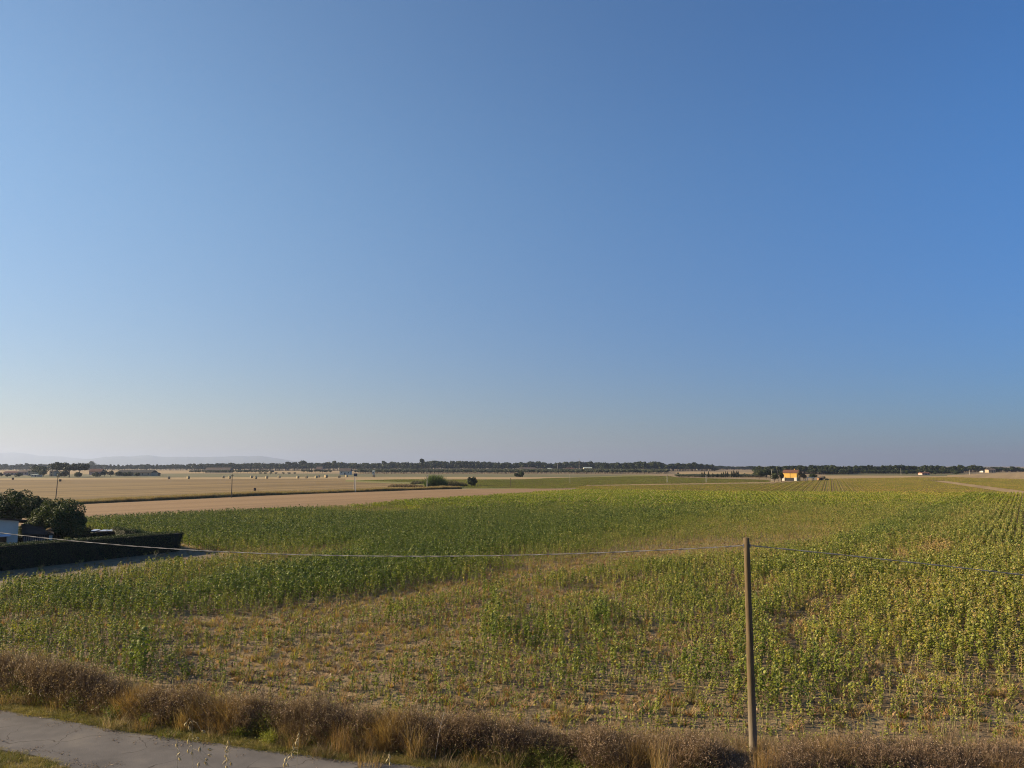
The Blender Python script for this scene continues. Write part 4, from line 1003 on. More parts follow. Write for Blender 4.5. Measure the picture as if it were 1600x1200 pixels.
for q_ in ((.05,.05), (3.35,.05), (.05,1.75), (3.35,1.75), (1.7,.05)): o = link(bpy.data.objects.new('post', pm_), cp); o.location = (*q_, 0)
mb = MB(); mb.box((1.7, 1.2, .38), (3.0, 1.2, .72)); mb.box((1.5, 1.2, .76), (1.7, 1.1, .04)); mb.build('stored_load', m_blk, cp)

# ------------------------------------------------------------------ margins in the middle distance
dg = [grass_clump(600 + k, .8, .5, 120, .03, [m_straw, m_straw, m_gold] if k < 2 else [m_straw, m_olive], .5) for k in range(3)]
dline = np.array([G(-200, 806), G(92, 789), G(200, 784), G(400, 774.5), G(550, 769), G(665, 765), G(720, 763.7)])
sL = np.r_[0, np.cumsum(np.linalg.norm(np.diff(dline, axis=0), axis=1))]
M = 9000; q = rng.random(M) * sL[-1]; bxp = np.interp(q, sL, dline[:,0]); byp = np.interp(q, sL, dline[:,1])
w_off = rng.random(M) ** 1.3 * np.interp(q, [0, sL[-1]], [7.5, 5.0]); bxp = bxp - VX*(w_off - .2); byp = byp - VY*(w_off - .2)
sc_h = rng.uniform(.6, 1.3, M) * (.7 + .7 * fbm(bxp/9, byp/9, 8))
scatter('ditch_grass', np.c_[bxp, byp, np.zeros(M)], np.c_[np.zeros((M,2)), rng.uniform(0,6.28,M)], np.c_[np.ones((M,2)), sc_h], rng.integers(0, 3, M), dg, None,
        'band of tall straw coloured grass along the ditch between the fields', 'grass')
mb = MB(); w0_ = []
for k in range(len(dline)): w0_ += [(dline[k][0]+VX*.75, dline[k][1]+VY*.75, .02), (dline[k][0]-VX*.6, dline[k][1]-VY*.6, .02)]
mb.add(w0_, [(2*k, 2*k+1, 2*k+3, 2*k+2) for k in range(len(dline)-1)]); o = mb.build('ditch', simple('dark_ditch', (.045, .034, .024, 1))); tag(o, 'dark narrow ditch along the grass band', kind='structure')  # flat dark strip along the near side of the grass

# bushes, reeds
m_reed = foliage('reed', [(.1, (0.0476, 0.0884, 0.0136, 1)), (.5, (0.0952, 0.1496, 0.0238, 1)), (1, (0.1632, 0.1972, 0.0476, 1))], .3, .2, .4)
m_reedb = foliage('brown_reed', [(.1, (0.056, 0.044, 0.024, 1)), (.5, (0.104, 0.08, 0.044, 1)), (1, (0.16, 0.128, 0.064, 1))], .3, .2, .4)
m_bush = foliage('dark_bush', [(.1, (0.0144, 0.024, 0.0064, 1)), (.5, (0.028, 0.044, 0.0104, 1)), (1, (0.052, 0.072, 0.016, 1))], .15, .2, .3)
x_, y_ = G(738, 759.4); tree('round_bush', (x_, y_, 0), (2.4, 2.3, 2.3), 1.95, 71, 6000, .32, 'round dark solitary bush right of the green reeds', 'bush', m_bush, lobes=18, zb=-.95)
def reeds(name, px0, px1, py, h, n, mats, label, dep=5):
    e = empty(name, (*G((px0+px1)/2, py), 0), 0, label, 'reeds'); rs = np.random.default_rng(int(px0)); d = G(0, py)[1]
    xx = rs.uniform(XD(px0, d), XD(px1, d), n); yy = d + rs.uniform(0, dep, n); u = (xx - XD(px0, d)) / (XD(px1, d) - XD(px0, d))
    pr = np.interp(u, [0, .12, .3, .7, 1], [.35, .85, 1.0, .85, .45]) * (.75 + .5*fbm(xx/2.2, yy/2.2, 5)); L = h * pr * rs.uniform(.6, 1.05, n)
    st = np.c_[xx - e.location.x, yy - e.location.y, np.zeros(n)]
    A_, _ = ribbons(st, np.c_[rs.normal(0, .22, n), rs.normal(0, .22, n), np.ones(n)], L, .14, rs, 3, .35, .12, .2)
    link(bpy.data.objects.new('blades', quads_mesh('blades', A_, mats, np.tile(np.arange(n) % len(mats), 3))), e); return e
reeds('reed_clump', 664, 696, 762.2, 5.4, 3000, [m_reed, m_reed, m_bush], 'bright green reed clump beside the short white pole', 7)
reeds('reed_clump', 690, 729, 760.5, 2.9, 1600, [m_reedb, m_reedb, m_olive], 'brown reeds between the green clump and the round bush', 6)
reeds('dry_reeds', 604, 662, 761.3, 1.5, 1500, [m_reedb, m_brown, m_straw], 'low brown reeds left of the green reed clump', 10)
reeds('dry_reeds', 640, 668, 756.5, 2.0, 600, [m_bush, m_reedb], 'dark thin reeds behind the green reed clump', 6)
x_, y_ = G(813, 745.4); tree('low_bush', (x_, y_, 0), (6.0, 3.0, 2.0), 1.7, 73, 3500, .5, 'low wide dark bush before the olive trees', 'bush', m_bush, lobes=10)

# hay bales
m_bale = simple('hay', (0.396, 0.324, 0.192, 1), (0.312, 0.252, 0.144, 1), 3, .95, .6, 9, coords='obj')
mb = MB(); n_ = 16; ringv = []
for x3, r3 in ((-.75, .86), (-.70, .92), (.70, .92), (.75, .86)):
    for k in range(n_): w = 2*math.pi*k/n_; ringv.append((x3, math.cos(w)*r3, .9 + math.sin(w)*r3))
F = [(i*n_+k, i*n_+(k+1)%n_, (i+1)*n_+(k+1)%n_, (i+1)*n_+k) for i in range(3) for k in range(n_)] + [tuple(range(n_))[::-1], tuple(range(3*n_, 4*n_))]
mb.add(ringv, F); balem = mb.mesh('hay_bale', m_bale)
bl = [(264,748.6,'first hay bale from the left on the pale strip',1),(294,748.4,'hay bale right of the leftmost one',1),(349,747.3,'hay bale left of the thin pole on the stubble',1),(358.5,748,'hay bale just behind the thin pole on the stubble',1),(393,747.2,'small hay bale right of the thin pole',1),(399,748.4,'hay bale closest to the dark patch right of the thin pole',1),
      (417,747.8,'hay bale left of the bare gap in the bale row',1),(436,747.2,'hay bale in the middle of the bare gap in the row',1),(465.5,747.6,'hay bale below the left end of the young trees',1),(478.5,747.5,'hay bale below the middle of the young trees',1),(494,747.3,'left one of the pair of bales near the brightest bale',1),(497.8,746.2,'right one of the pair of bales near the brightest bale',1),
      (509.5,746.6,'largest and brightest hay bale of the row',1.25),(530,746.8,'hay bale before the white farmhouse, left',1),(541.5,745.6,'hay bale directly before the white farmhouse',1),(584,745.6,'last hay bale, right of the white farmhouse',1.1)]
for k, (px, py, lab, s_) in enumerate(bl):
    x_, y_ = G(px, py); o = link(bpy.data.objects.new('hay_bale', balem)); o.location = (x_, y_, 0); o.scale = (1.0*s_,)*3; o.rotation_euler = (0, 0, R(20 + 37*k % 70)); tag(o, lab, 'hay bale', 'hay bales on the pale strip')
m_rust = simple('rusty_brown', (.10, .055, .035, 1), coords='obj')
for px, py, lab in ((94, 752.4, 'dark brown bale lying right of the leaning pole'), (398, 766.8, 'small brown bale low on the stubble field'), (20, 749.6, 'tiny dark bale at the far left of the stubble')):
    x_, y_ = G(px, py); o = link(bpy.data.objects.new('old_bale', balem.copy())); o.data.materials.clear(); o.data.materials.append(m_rust); o.location = (x_, y_, 0); o.rotation_euler = (0,0,.4); o.scale = (.55 if px == 398 else .7,)*3; tag(o, lab, 'bale')

# thin poles on the fields
m_polew = simple('old_pole', (.10, .08, .06, 1), coords='obj'); m_polec = simple('concrete_pole', (.48, .45, .38, 1), (.38, .35, .3, 1), 2, coords='obj')
def far_pole(px, pyb, pyt, mat, label, lean=0, r=.12, arm=.6, lamp=False):
    x_, y_ = G(px, pyb); top = AT(px, pyt, y_).z; e = empty('utility_pole', (x_, y_, 0), 0, label, 'utility pole'); e.rotation_euler = (0, lean, 0)
    mb = MB(); mb.tube([(0,0,-.2), (0,0,top*.5), (0,0,top)], [r*1.2, r, r*.75], 8); mb.build('shaft', mat, e)
    if arm:
        mb = MB(); mb.box((0, 0, top-.35), (arm*2, .09, .09)); mb.build('crossarm', mat, e)
        for sx_ in (-.8, 0, .8):
            m2 = MB(); m2.tube([(sx_*arm, 0, top-.3), (sx_*arm, 0, top-.1)], [.05, .035], 6); m2.build('insulator', m_polec, e)
    return e
far_pole(86.5, 783.5, 743, m_polew, 'dark leaning wooden pole above the garden trees', .045, .10, .35)
far_pole(361.5, 777.5, 741, m_polew, 'thin dark pole standing in the ditch grass', 0, .12, .4)
far_pole(555.5, 769, 739, m_polec, 'pale double pole with dark transformer near the white farmhouse', 0, .12, .5)
far_pole(553.2, 768.6, 741, m_polec, 'slim pale pole twinned with the transformer pole', .01, .12, 0)
far_pole(667.3, 762.3, 741.5, m_polec, 'short white pole in front of the green reeds', 0, .13, .3)
far_pole(797.4, 761, 747, m_olive and m_polew, 'thin brown pole right of the round bush', 0, .09, .2)
far_pole(1042.5, 754.5, 742, m_polec, 'short white pole on the green field left of the cypresses', 0, .13, .3)
far_pole(1103.5, 754.5, 742.5, m_polec, 'white pole on the green field below the cypress row', 0, .13, .3)
far_pole(890.6, 755.8, 741, m_polec, 'faint thin pole on the green field below the cream house', 0, .07, .2)
far_pole(1206.5, 752.4, 733.5, m_polec, 'grey lamp pole left of the yellow house', 0, .14, .5)
far_pole(1216.0, 752.4, 735, m_polew, 'dark pole between lamp pole and yellow house', 0, .12, .4)
far_pole(905, 737, 716.5, m_polec, 'tall thin mast rising above the middle treeline', 0, .22, 1.2)
far_pole(871.5, 736.5, 724, m_polec, 'thin mast between the small far farmhouses', 0, .2, .8)
far_pole(1408, 741.8, 732, m_polec, 'white pole before the right treeline', 0, .15, .4)
far_pole(1515, 742, 734, m_polec, 'white pole before the right hand wheat field', 0, .15, .4)
tb = MB(); tb.box((0, 0, 0), (1.0, .6, .9)); 
x_, y_ = G(555.5, 769); zz = AT(555.5, 740.5, y_).z; o = tb.build('transformer', simple('dark_box', (.07, .09, .12, 1))); o.location = (x_, y_-.6, zz-.3); o.parent = [q for q in col.objects if q.get('label','').startswith('pale double pole')][0]; o.location = (0, -.6, zz-.3)

# ------------------------------------------------------------------ far houses
def hmat(n, c): return simple(n, c, tuple(q_*.85 for q_ in c[:3]) + (1,), .3, .9)
mw_white = hmat('wall_white', (.58, .55, .46, 1)); mw_cream = hmat('wall_cream', (.74, .66, .40, 1)); mw_pink = hmat('wall_pink', (.55, .34, .28, 1)); mw_yel = hmat('wall_yellow', (0.576, 0.3496, 0.0792, 1)); mw_och = hmat('wall_ochre', (0.372, 0.2964, 0.198, 1))
mr_red = hmat('roof_red', (0.1373, 0.06375, 0.0425, 1)); mr_brown = hmat('roof_brown', (0.1228, 0.0935, 0.07225, 1)); mr_dark = hmat('roof_dark', (0.03974, 0.03825, 0.0357, 1)); mr_pale = hmat('roof_pale', (0.3974, 0.4505, 0.408, 1)); mw_brick = hmat('wall_brick', (0.2601, 0.1445, 0.068, 1))
def farhouse(name, px0, px1, pyb, pyw, pyr, wm, rm, label, cat='house', dep=7, rot=0.0, nwin=3, floors=1, door=True, hip=False, z0=0.0):
    """house between two pixel columns, base, eaves and ridge rows"""
    x0_, d = G(px0, pyb); x1_ = XD(px1, d); w = (x1_ - x0_); zw = AT(800, pyw, d).z; zrf = AT(800, pyr, d + dep/2).z
    zw = max(zw, 1.8); zrf = max(zrf, zw + .25)
    e = empty(name, (x0_ + w/2, d, 0), rot, label, cat)
    mb = MB(); hw = w/2
    V = [(-hw,0,-.3),(hw,0,-.3),(hw,dep,-.3),(-hw,dep,-.3),(-hw,0,zw),(hw,0,zw),(hw,dep,zw),(-hw,dep,zw)]
    F = [(0,1,5,4),(1,2,6,5),(2,3,7,6),(3,0,4,7)]
    if not hip: V += [(hw,dep/2,zrf-.15),(-hw,dep/2,zrf-.15)]; F += [(5,6,8),(7,4,9)]
    mb.add(V, F); mb.build('wall', wm, e)
    o_ = .45; rb = MB(); ix = hw*.55 if hip else hw + o_
    V = [(-hw-o_,-o_,zw-.12),(hw+o_,-o_,zw-.12),(hw+o_,dep+o_,zw-.12),(-hw-o_,dep+o_,zw-.12),(-ix,dep/2,zrf),(ix,dep/2,zrf)]
    rb.add(V, [(0,1,5,4),(2,3,4,5),(1,2,5),(3,0,4),(3,2,1,0)]); ro_ = rb.build('roof', rm, e)
    cb = MB(); cb.box((hw*.4, dep*.6, zrf+.1), (.5, .5, .9)); cb.build('chimney', wm, ro_)
    wb_ = MB(); wb_.box((0, 0, 0), (.9, .10, 1.1)); wm_ = wb_.mesh('window', m_glass)
    fh = zw / floors
    for fl in range(floors):
        for k in range(nwin):
            xx = -hw + w * (k + .5) / nwin
            if fl == 0 and door and k == nwin // 2: continue
            o = link(bpy.data.objects.new('window', wm_), e); o.location = (xx, -.01, fl*fh + fh*.58); o.scale = (1, 1, min(1, fh/2.6))
    if door: db = MB(); db.box((-hw + w*(nwin//2 + .5)/nwin, -.02, min(1.05, zw*.4)), (1.1, .12, min(2.1, zw*.8))); db.build('door', m_blk, e)
    return e
# yellow house group at the right of centre
yh = farhouse('yellow_house', 1223.5, 1245, 751.2, 738.4, 734.0, mw_yel, mr_red, 'bright yellow two storey house with red brown roof', dep=5.5, rot=-.72, nwin=0, floors=2, door=False)
x_, d_ = G(1234, 751.2)
mb = MB(); mb.box((.3, -.5, .85), (4.6, 1.0, 1.7)); mb.build('porch_shade_block', m_blk, yh)  # solid black block: shade of the open porch put into its colour
for sx_ in (-3.4, 3.6): mb = MB(); mb.box((sx_, -.6, .95), (1.5, 1.2, 1.9)); mb.build('porch_wing', mw_white, yh)
mb = MB(); mb.box((.2, -.04, 3.4), (.12, .08, 3.2)); mb.build('drainpipe', mr_brown, yh)
def fartree(px, pyb, pyt, wpx, seed, label, mat=None, cat='tree', nl=1400, name='tree', flat=1.0, dd=0, frac=.88, **k):
    x_, d = G(px, pyb); d += dd; x_ = XD(px, d); h = AT(px, pyt, d).z; w = wpx / 1200 * d / 2; rz = h * frac / 2
    return tree(name, (x_, d, 0), (w, w, rz), h - rz, seed, nl, max(w, rz) * .16, label, cat, mat or m_far, lobes=14, r0=max(.12, h*.02), **k)
m_far = foliage('far_tree_leaf', [(.1, (0.0136, 0.0221, 0.00765, 1)), (.5, (0.0289, 0.0425, 0.01275, 1)), (1, (0.07225, 0.085, 0.0221, 1))], .12, .03, .5)
m_farl = foliage('light_tree_leaf', [(.1, (0.04, 0.0496, 0.0176, 1)), (.5, (0.068, 0.0784, 0.0272, 1)), (1, (0.112, 0.112, 0.04, 1))], .2, .03, .4)
m_brnt = foliage('brown_tree_leaf', [(.1, (.07, .045, .025, 1)), (.5, (.12, .085, .045, 1)), (1, (.18, .14, .07, 1))], .2, .03, .4)
fartree(1249.5, 752, 735, 11, 801, 'brown green tree right against the yellow house', m_brnt); fartree(1256, 752, 739, 9, 802, 'low brown tree between yellow house and white canopy', m_brnt)
fartree(1271, 749.5, 740.5, 14, 803, 'dark round tree behind the white canopy', m_bush); fartree(1210, 753, 739.5, 14, 804, 'dark tree behind the grey lamp pole', m_far); fartree(1221, 753, 737, 10, 805, 'dark tree left of the yellow house wall', m_far)
fartree(1287, 750, 744, 6, 806, 'small dark bush behind the brick hut', m_bush); fartree(1292, 751, 748, 7, 807, 'low dark bush right of the brick hut', m_bush)
fartree(1197, 748, 733, 16, 808, 'tall dark tree left of the farm cluster'); fartree(1186, 748, 735.5, 14, 809, 'light green tree at the left end of farm cluster', m_farl); fartree(1206, 748, 734, 12, 810, 'dark tree between the light green tree and lamp pole')
farhouse('brick_hut', 1280, 1286.5, 751.2, 747.4, 745.8, mw_brick, mr_brown, 'small orange brick hut right of the white canopy', 'hut', dep=3, nwin=1, door=True)
x_, d_ = G(1267, 751.3); cn = empty('canopy', (x_, d_, 0), 0, 'white flat canopy on posts right of the yellow house', 'canopy')
mb = MB(); mb.box((0, 1.5, 1.95), (4.2, 3.2, .35)); mb.build('canopy_roof', mw_white, cn)
for sx_ in (-1.95, 1.95):
    for sy_ in (.1, 2.9): mb = MB(); mb.box((sx_, sy_, .88), (.25, .22, 1.78)); mb.build('post', mw_white, cn)
0 and farhouse('white_outbuilding', 1196, 1205, 752.6, 750.4, 749.6, mw_white, mr_pale, 'tiny white outbuilding at the foot of lamp pole', 'outbuilding', dep=3, nwin=1)
# the other farms from left to right
farhouse('orange_farmhouse', 5, 27, 742.5, 738, 736, mw_pink, mr_red, 'low pinkish farmhouse at the far left edge', nwin=4)
farhouse('farmhouse', 27, 42, 742.5, 737, 734.8, mw_pink, mr_brown, 'pinkish farmhouse next to the leftmost one', nwin=3)
farhouse('yellow_farmhouse', 43, 55, 743.5, 735.5, 732.5, mw_och, mr_brown, 'tall ochre farmhouse left of the umbrella pines', nwin=2, floors=2)
farhouse('white_shed', 48, 58, 745, 742.6, 742, mw_white, mr_pale, 'tiny white shed before the ochre farmhouse', 'shed', nwin=2)
farhouse('ochre_house', 77, 84, 744.4, 736, 734.5, mw_och, mr_brown, 'ochre house wall half hidden by the umbrella pines', nwin=1, floors=2)
farhouse('red_roof_house', 139, 158, 742, 736.5, 732.5, mw_pink, mr_red, 'red roofed house right of the umbrella pines', nwin=3)
farhouse('long_barn', 182, 236, 744, 738, 734.5, mw_och, mr_dark, 'long dark roofed barn left of the hay bales', 'barn', dep=12, nwin=6, door=False)
farhouse('lean_to_barn', 228, 245, 743.6, 740.5, 738.2, mw_brick, mr_dark, 'low red brown barn end beside the long barn', 'barn', nwin=2)
farhouse('farmhouse', 320, 358, 738.6, 734.5, 730.5, mw_och, mr_brown, 'long pale farmhouse behind the young tree row', dep=12, nwin=6)
farhouse('white_farmhouse', 530.5, 547, 741.8, 736, 731.5, mw_white, mr_brown, 'white farmhouse with brown roof near the transformer pole', dep=9, nwin=3)
farhouse('white_villa', 494, 503, 736.2, 731.8, 729, mw_pink, mr_brown, 'small pinkish villa in front of the dark treeline', dep=9, nwin=2)
farhouse('white_tower', 581.5, 584.5, 741.5, 736.2, 735.4, mw_white, mr_pale, 'narrow white hut among the olive trees', 'hut', dep=3, nwin=1, door=False)
farhouse('farmhouse', 812, 836, 736.6, 732.6, 730.3, mw_och, mr_brown, 'long low farmhouse left of the thin mast', dep=9, nwin=5)
farhouse('white_house', 856, 862, 735.6, 732.3, 731.2, mw_white, mr_pale, 'small white house left of the pink farmhouse', nwin=2)
farhouse('pink_farmhouse', 885, 897, 736, 732.6, 730.8, mw_pink, mr_red, 'pink farmhouse with red roof under the tall mast', nwin=3)
farhouse('cream_house', 912, 925, 736.2, 731.2, 729.8, mw_cream, mr_pale, 'cream coloured house right of the tall mast', nwin=3, floors=2)
farhouse('low_annex', 925, 931, 736.4, 734, 733, mw_pink, mr_brown, 'low pink annex right of the cream house', 'annex', nwin=2)
farhouse('white_barn', 1089, 1095, 734.5, 731.8, 731, mw_white, mr_pale, 'tiny white barn in front of middle trees', 'barn', nwin=1)
farhouse('white_barn', 1326, 1338, 738, 733.8, 732.4, mw_white, mr_pale, 'white barn inside the right hand treeline', 'barn', dep=9, nwin=3)
farhouse('pink_barn', 1441, 1453, 742.2, 739.4, 737.6, mw_pink, mr_red, 'low barn with white gable and red roof on the right', 'barn', dep=7, nwin=3)
farhouse('grey_farmhouse', 1536, 1546, 738, 735.5, 734, mw_white, mr_dark, 'low grey farmhouse in the right treeline', dep=8, nwin=3)
farhouse('pale_house', 1545, 1556, 738.5, 734, 732, mw_och, mr_brown, 'pale house at the right end of the treeline', dep=8, nwin=3, floors=2)

# umbrella pines and trees of the left farm
def pine(px, pyb, pyt, wpx, seed, label):
    x_, d = G(px, pyb); h = AT(px, pyt, d).z; w = wpx/1200*d/2
    return tree('umbrella_pine', (x_, d, 0), (w, w, h*.20), h*.80, seed, 1800, w*.13, label, 'umbrella pine', m_far, lobes=16, r0=.3, zb=-.1)
pine(93, 745, 725.5, 36, 820, 'broad umbrella pine left in the farm cluster'); pine(124, 745, 726.5, 34, 821, 'broad umbrella pine right in the farm cluster'); pine(108, 746, 729, 26, 822, 'lower umbrella pine between the two broad ones')
for px, pyb, pyt, w, s_, lab in ((53, 742, 724.5, 9, 831, 'narrow tall tree behind the ochre farmhouse'), (62, 744, 729, 24, 832, 'wide dark tree between ochre farmhouse and pines'), (68, 745, 734, 16, 833, 'low dark tree below the pines on the left'), (100, 746, 737, 22, 834, 'low scrub tree under the umbrella pines'),
        (122, 746.5, 738, 14, 835, 'low light tree right under the umbrella pines'), (142, 734, 720.5, 15, 836, 'large domed tree on the skyline above the red roof'), (87, 734, 722.5, 9, 837, 'small domed tree on the skyline left of the pines'), (150, 746.5, 738.5, 14, 838, 'light bushy tree below the red roofed house'),
        (163, 745, 735, 12, 839, 'dark tree between red roof and long barn'), (173, 745, 736, 12, 840, 'dark bushy tree left of the long barn'), (186, 745.5, 737, 14, 841, 'bushy tree before the left end of long barn'), (200, 745.5, 737.5, 16, 842, 'bushy tree before the middle of long barn'),
        (214, 745, 738.5, 12, 843, 'dark tree before the right part of long barn'), (12, 745, 740.5, 10, 844, 'low hedge tree before the leftmost farmhouse'), (30, 745, 740, 14, 845, 'low hedge tree before the second farmhouse'), (2, 745, 738.5, 10, 846, 'dark tree cut by the left frame edge'),
        (659, 737, 715.5, 9, 847, 'tall tree standing out of the middle treeline'), (1006, 737, 719.5, 8, 848, 'tall round tree on the skyline right of the cream house')):
    fartree(px, pyb, pyt, w, s_, lab, m_farl if 'light' in lab else m_far)
# cypresses in a row
m_cyp = foliage('cypress_leaf', [(.1, (.014, .022, .008, 1)), (.5, (.028, .040, .012, 1)), (1, (.05, .06, .02, 1))], .05, .05, .3)
cyp = [(1097, 737.2), (1100.7, 736.6), (1107.2, 736.5), (1114, 739), (1121, 740), (1127.5, 738.5), (1130.5, 737.2), (1134, 736.2), (1137.2, 736.5), (1143.2, 736), (1146, 734.6), (1148.4, 736.5), (1150.8, 735.5), (1153.5, 735.2)]
e0 = None
for k, (px, pt) in enumerate(cyp):
    x_, d = G(px, 746.0); h = AT(px, pt, d).z; rs = np.random.default_rng(900 + k % 3)
    if k < 3:
        N = 420; t = rs.random(N); r_ = .62 * np.sin(np.clip(t*1.02+.12, 0, 1)*math.pi)**.6; a_ = rs.uniform(0, 6.28, N); C = np.c_[np.cos(a_)*r_, np.sin(a_)*r_, .4 + t*5.6]
        Qc = leaf_quads(C, .5, rs, .5); cm = [quads_mesh('crown', Qc, m_cyp)]; tm_ = MB().tube([(0,0,0), (0,0,5)], [.12, .04], 5).mesh('trunk', m_bark)
        if e0 is None: CYP = []
        CYP.append((cm[0], tm_)); e0 = 1
    e = empty('cypress', (x_, d, 0), k*.7, '%s slim cypress of the row on the tan field, %s' % (['leftmost', 'second', 'third', 'fourth and shorter', 'fifth and short', 'sixth', 'seventh', 'eighth', 'ninth', 'tenth', 'tallest', 'twelfth', 'next to last', 'rightmost'][k], 'counted from the left' if 0 < k < 10 or k == 11 else 'near the dark trees' if k > 9 else 'beside the pale wheat'), 'cypress', 'cypress row')
    e.scale = (1 + .25*math.sin(k*2), 1, h/6.0)
    for nm, me in zip(('crown', 'trunk'), CYP[k % 3]): link(bpy.data.objects.new(nm, me), e)

# ------------------------------------------------------------------ olive rows and treelines
def far_proto(seed, kind):
    """one mesh: trunk and crown, height 1, width about 1"""
    rs = np.random.default_rng(seed)
    if kind == 'dome': R3, zc, n, lf = (.42, .42, .40), .58, 420, .13
    elif kind == 'tall': R3, zc, n, lf = (.30, .30, .44), .56, 420, .12
    elif kind == 'olive': R3, zc, n, lf = (.55, .55, .36), .62, 260, .16
    elif kind == 'spire': R3, zc, n, lf = (.17, .17, .50), .50, 260, .10
    else: R3, zc, n, lf = (.46, .46, .24), .74, 380, .12
    Q = blob_crown(seed, R3, n, lf, 11, None, core=.9) + np.array([0, 0, zc]); m1 = m_oliv if kind == 'olive' else m_far
    tq = np.array([[(-.02,-.0,0), (.02,0,0), (.015,0,zc), (-.015,0,zc)], [(0,-.02,0), (0,.02,0), (0,.015,zc), (0,-.015,zc)]], float)
    return quads_mesh({'olive': 'olive_tree'}.get(kind, 'far_tree'), np.concatenate([Q, tq]), [m1, m_bark], [0]*len(Q) + [1]*2)
m_oliv = foliage('olive_tree_leaf', [(.1, (0.048, 0.0544, 0.0272, 1)), (.5, (0.084, 0.092, 0.0496, 1)), (1, (0.136, 0.14, 0.08, 1))], .15, .02, .5)
PO = [far_proto(950 + k, 'olive') for k in range(4)]
PT = [far_proto(960 + k, kd) for k, kd in enumerate(['dome', 'dome', 'tall', 'flat', 'dome', 'tall'])]; PS = [far_proto(970 + k, 'spire') for k in range(2)]
def put(me, name, px, d, h, w, label, cat, group, z=0):
    o = link(bpy.data.objects.new(name, me)); o.location = (XD(px, d), d, z); o.scale = (w, w, h); o.rotation_euler = (0, 0, random.uniform(0, 6.28)); return tag(o, label, cat, group)
# front row of olives, each tree; rows behind are one mass
def owhere(px): return 'left of the white farmhouse' if px < 530 else 'between the white farmhouse and the tall tree' if px < 660 else 'right of the tall skyline tree' if px < 800 else 'below the small far farmhouses' if px < 910 else 'below and right of the cream house'
px = 300.0; ol = []
while px < 1043:
    d = 830 if px > 600 else 880; st_ = random.uniform(5.0, 8.0)
    if not (520 < px < 552) and not (425 < px < 470):
        h = random.uniform(4.0, 5.2) if px > 460 else random.uniform(3.6, 4.6)
        put(random.choice(PO), 'olive_tree', px, d + random.uniform(-6, 6), h, random.uniform(5.2, 7.0), 'grey green olive tree in the front row ' + owhere(px), 'olive tree', 'olive trees ' + owhere(px)); 
    px += st_
N = 1500; oy = rng.uniform(845, 1150, N); ox = rng.uniform(XD(560, 1000), XD(1045, 1000), N) * oy / 1000
h = rng.uniform(4.0, 5.0, N)
scatter('olive_grove', np.c_[ox, oy, np.zeros(N)], np.c_[np.zeros((N,2)), rng.uniform(0, 6.28, N)], np.c_[rng.uniform(5, 7, (N,1)) * np.ones((N,2)), h], rng.integers(0, 4, N), PO, None, 'olive grove reading as one grey green mass behind its front row', 'olive grove')
# low strip of olives right of the tan field and grey shrubs in front
N = 500; oy = rng.uniform(575, 640, N); ox = rng.uniform(XD(1056, 600), XD(1192, 600), N)*oy/600; k = rng.random(N) < np.interp(ox/oy*600, [XD(1056,600), XD(1080,600)], [.3, 1]); ox, oy = ox[k], oy[k]; N = len(ox)
scatter('low_olive_strip', np.c_[ox, oy, np.zeros(N)], np.c_[np.zeros((N,2)), rng.uniform(0, 6.28, N)], np.c_[rng.uniform(2.5, 4, (N,1)) * np.ones((N,2)), rng.uniform(1.6, 2.2, N)], rng.integers(0, 4, N), PO, None, 'low grey green strip of young olives below the cypresses', 'olive grove')
for k, px in enumerate((405, 414, 423, 432, 441, 450, 459)): put(PO[k % 4], 'young_tree', px + random.uniform(-2, 2), 760, 2.4, 3.6, 'young low tree in the gap before the pale wheat field', 'tree', 'young trees before the pale wheat')
# treeline: skyline heights read off the photograph
SKY = [(0,725),(14,725.5),(30,725.5),(60,724.5),(75,724.5),(90,724),(110,726),(130,726),(160,725.5),(172,726),(300,724.5),(350,723),(390,723.5),(402,723),(450,722.6),(500,722.5),(530,721.3),(550,723),(575,723),(600,722.3),(620,721.2),(640,722.6),(655,722.6),(670,719.8),(683,719),(700,720.8),(725,720.5),(750,721),(762,719.8),(785,721.5),(800,722),(830,721.2),(845,720.2),(860,723),(880,722),(905,720.3),(915,720.4),(940,721.7),(970,723),(985,721.5),(1000,719.8),(1010,722),(1018,720.8),(1030,721.2),(1045,726),(1060,722.8),(1075,724),(1093,723),(1110,724.2),(1117,727.5),
       (1127,727.2),(1150,728.0),(1190,728.6),(1197,728),(1220,727.5),(1245,726.5),(1262,727.5),(1280,726.8),(1295,726.5),(1320,729),(1330,728),(1343,727),(1360,727.5),(1378,727.5),(1388,725.8),(1400,727.2),(1412,726.6),(1430,728.5),(1450,727),(1465,727.5),(1480,729),(1492,727.5),(1510,730),(1518,726.5),(1532,728.5),(1550,730.3),(1562,729.3),(1578,730),(1600,731)]
skx = np.array([q_[0] for q_ in SKY], float); sky_ = np.array([q_[1] for q_ in SKY], float)
def seg(px): # distance, label part
    if px < 165: return 1500, 'far left behind the farm cluster'
    if px < 300: return 1450, None
    if px < 460: return 1350, 'above the hay bales'
    if px < 640: return 1350, 'behind the white farmhouse'
    if px < 800: return 1300, 'right of the tall skyline tree'
    if px < 940: return 1350, 'behind the small far farmhouses'
    if px < 1050: return 1200, 'between cream house and tan field'
    if px < 1119: return 1250, 'above the tan field'
    if px < 1180: return 1700, 'in the low far gap behind the cypresses'
    if px < 1320: return 820, 'behind the yellow house group'
    if px < 1505: return 900, 'along the right hand meadow'
    return 1050, 'at the far right edge'
px = -14.0; cnt = 0
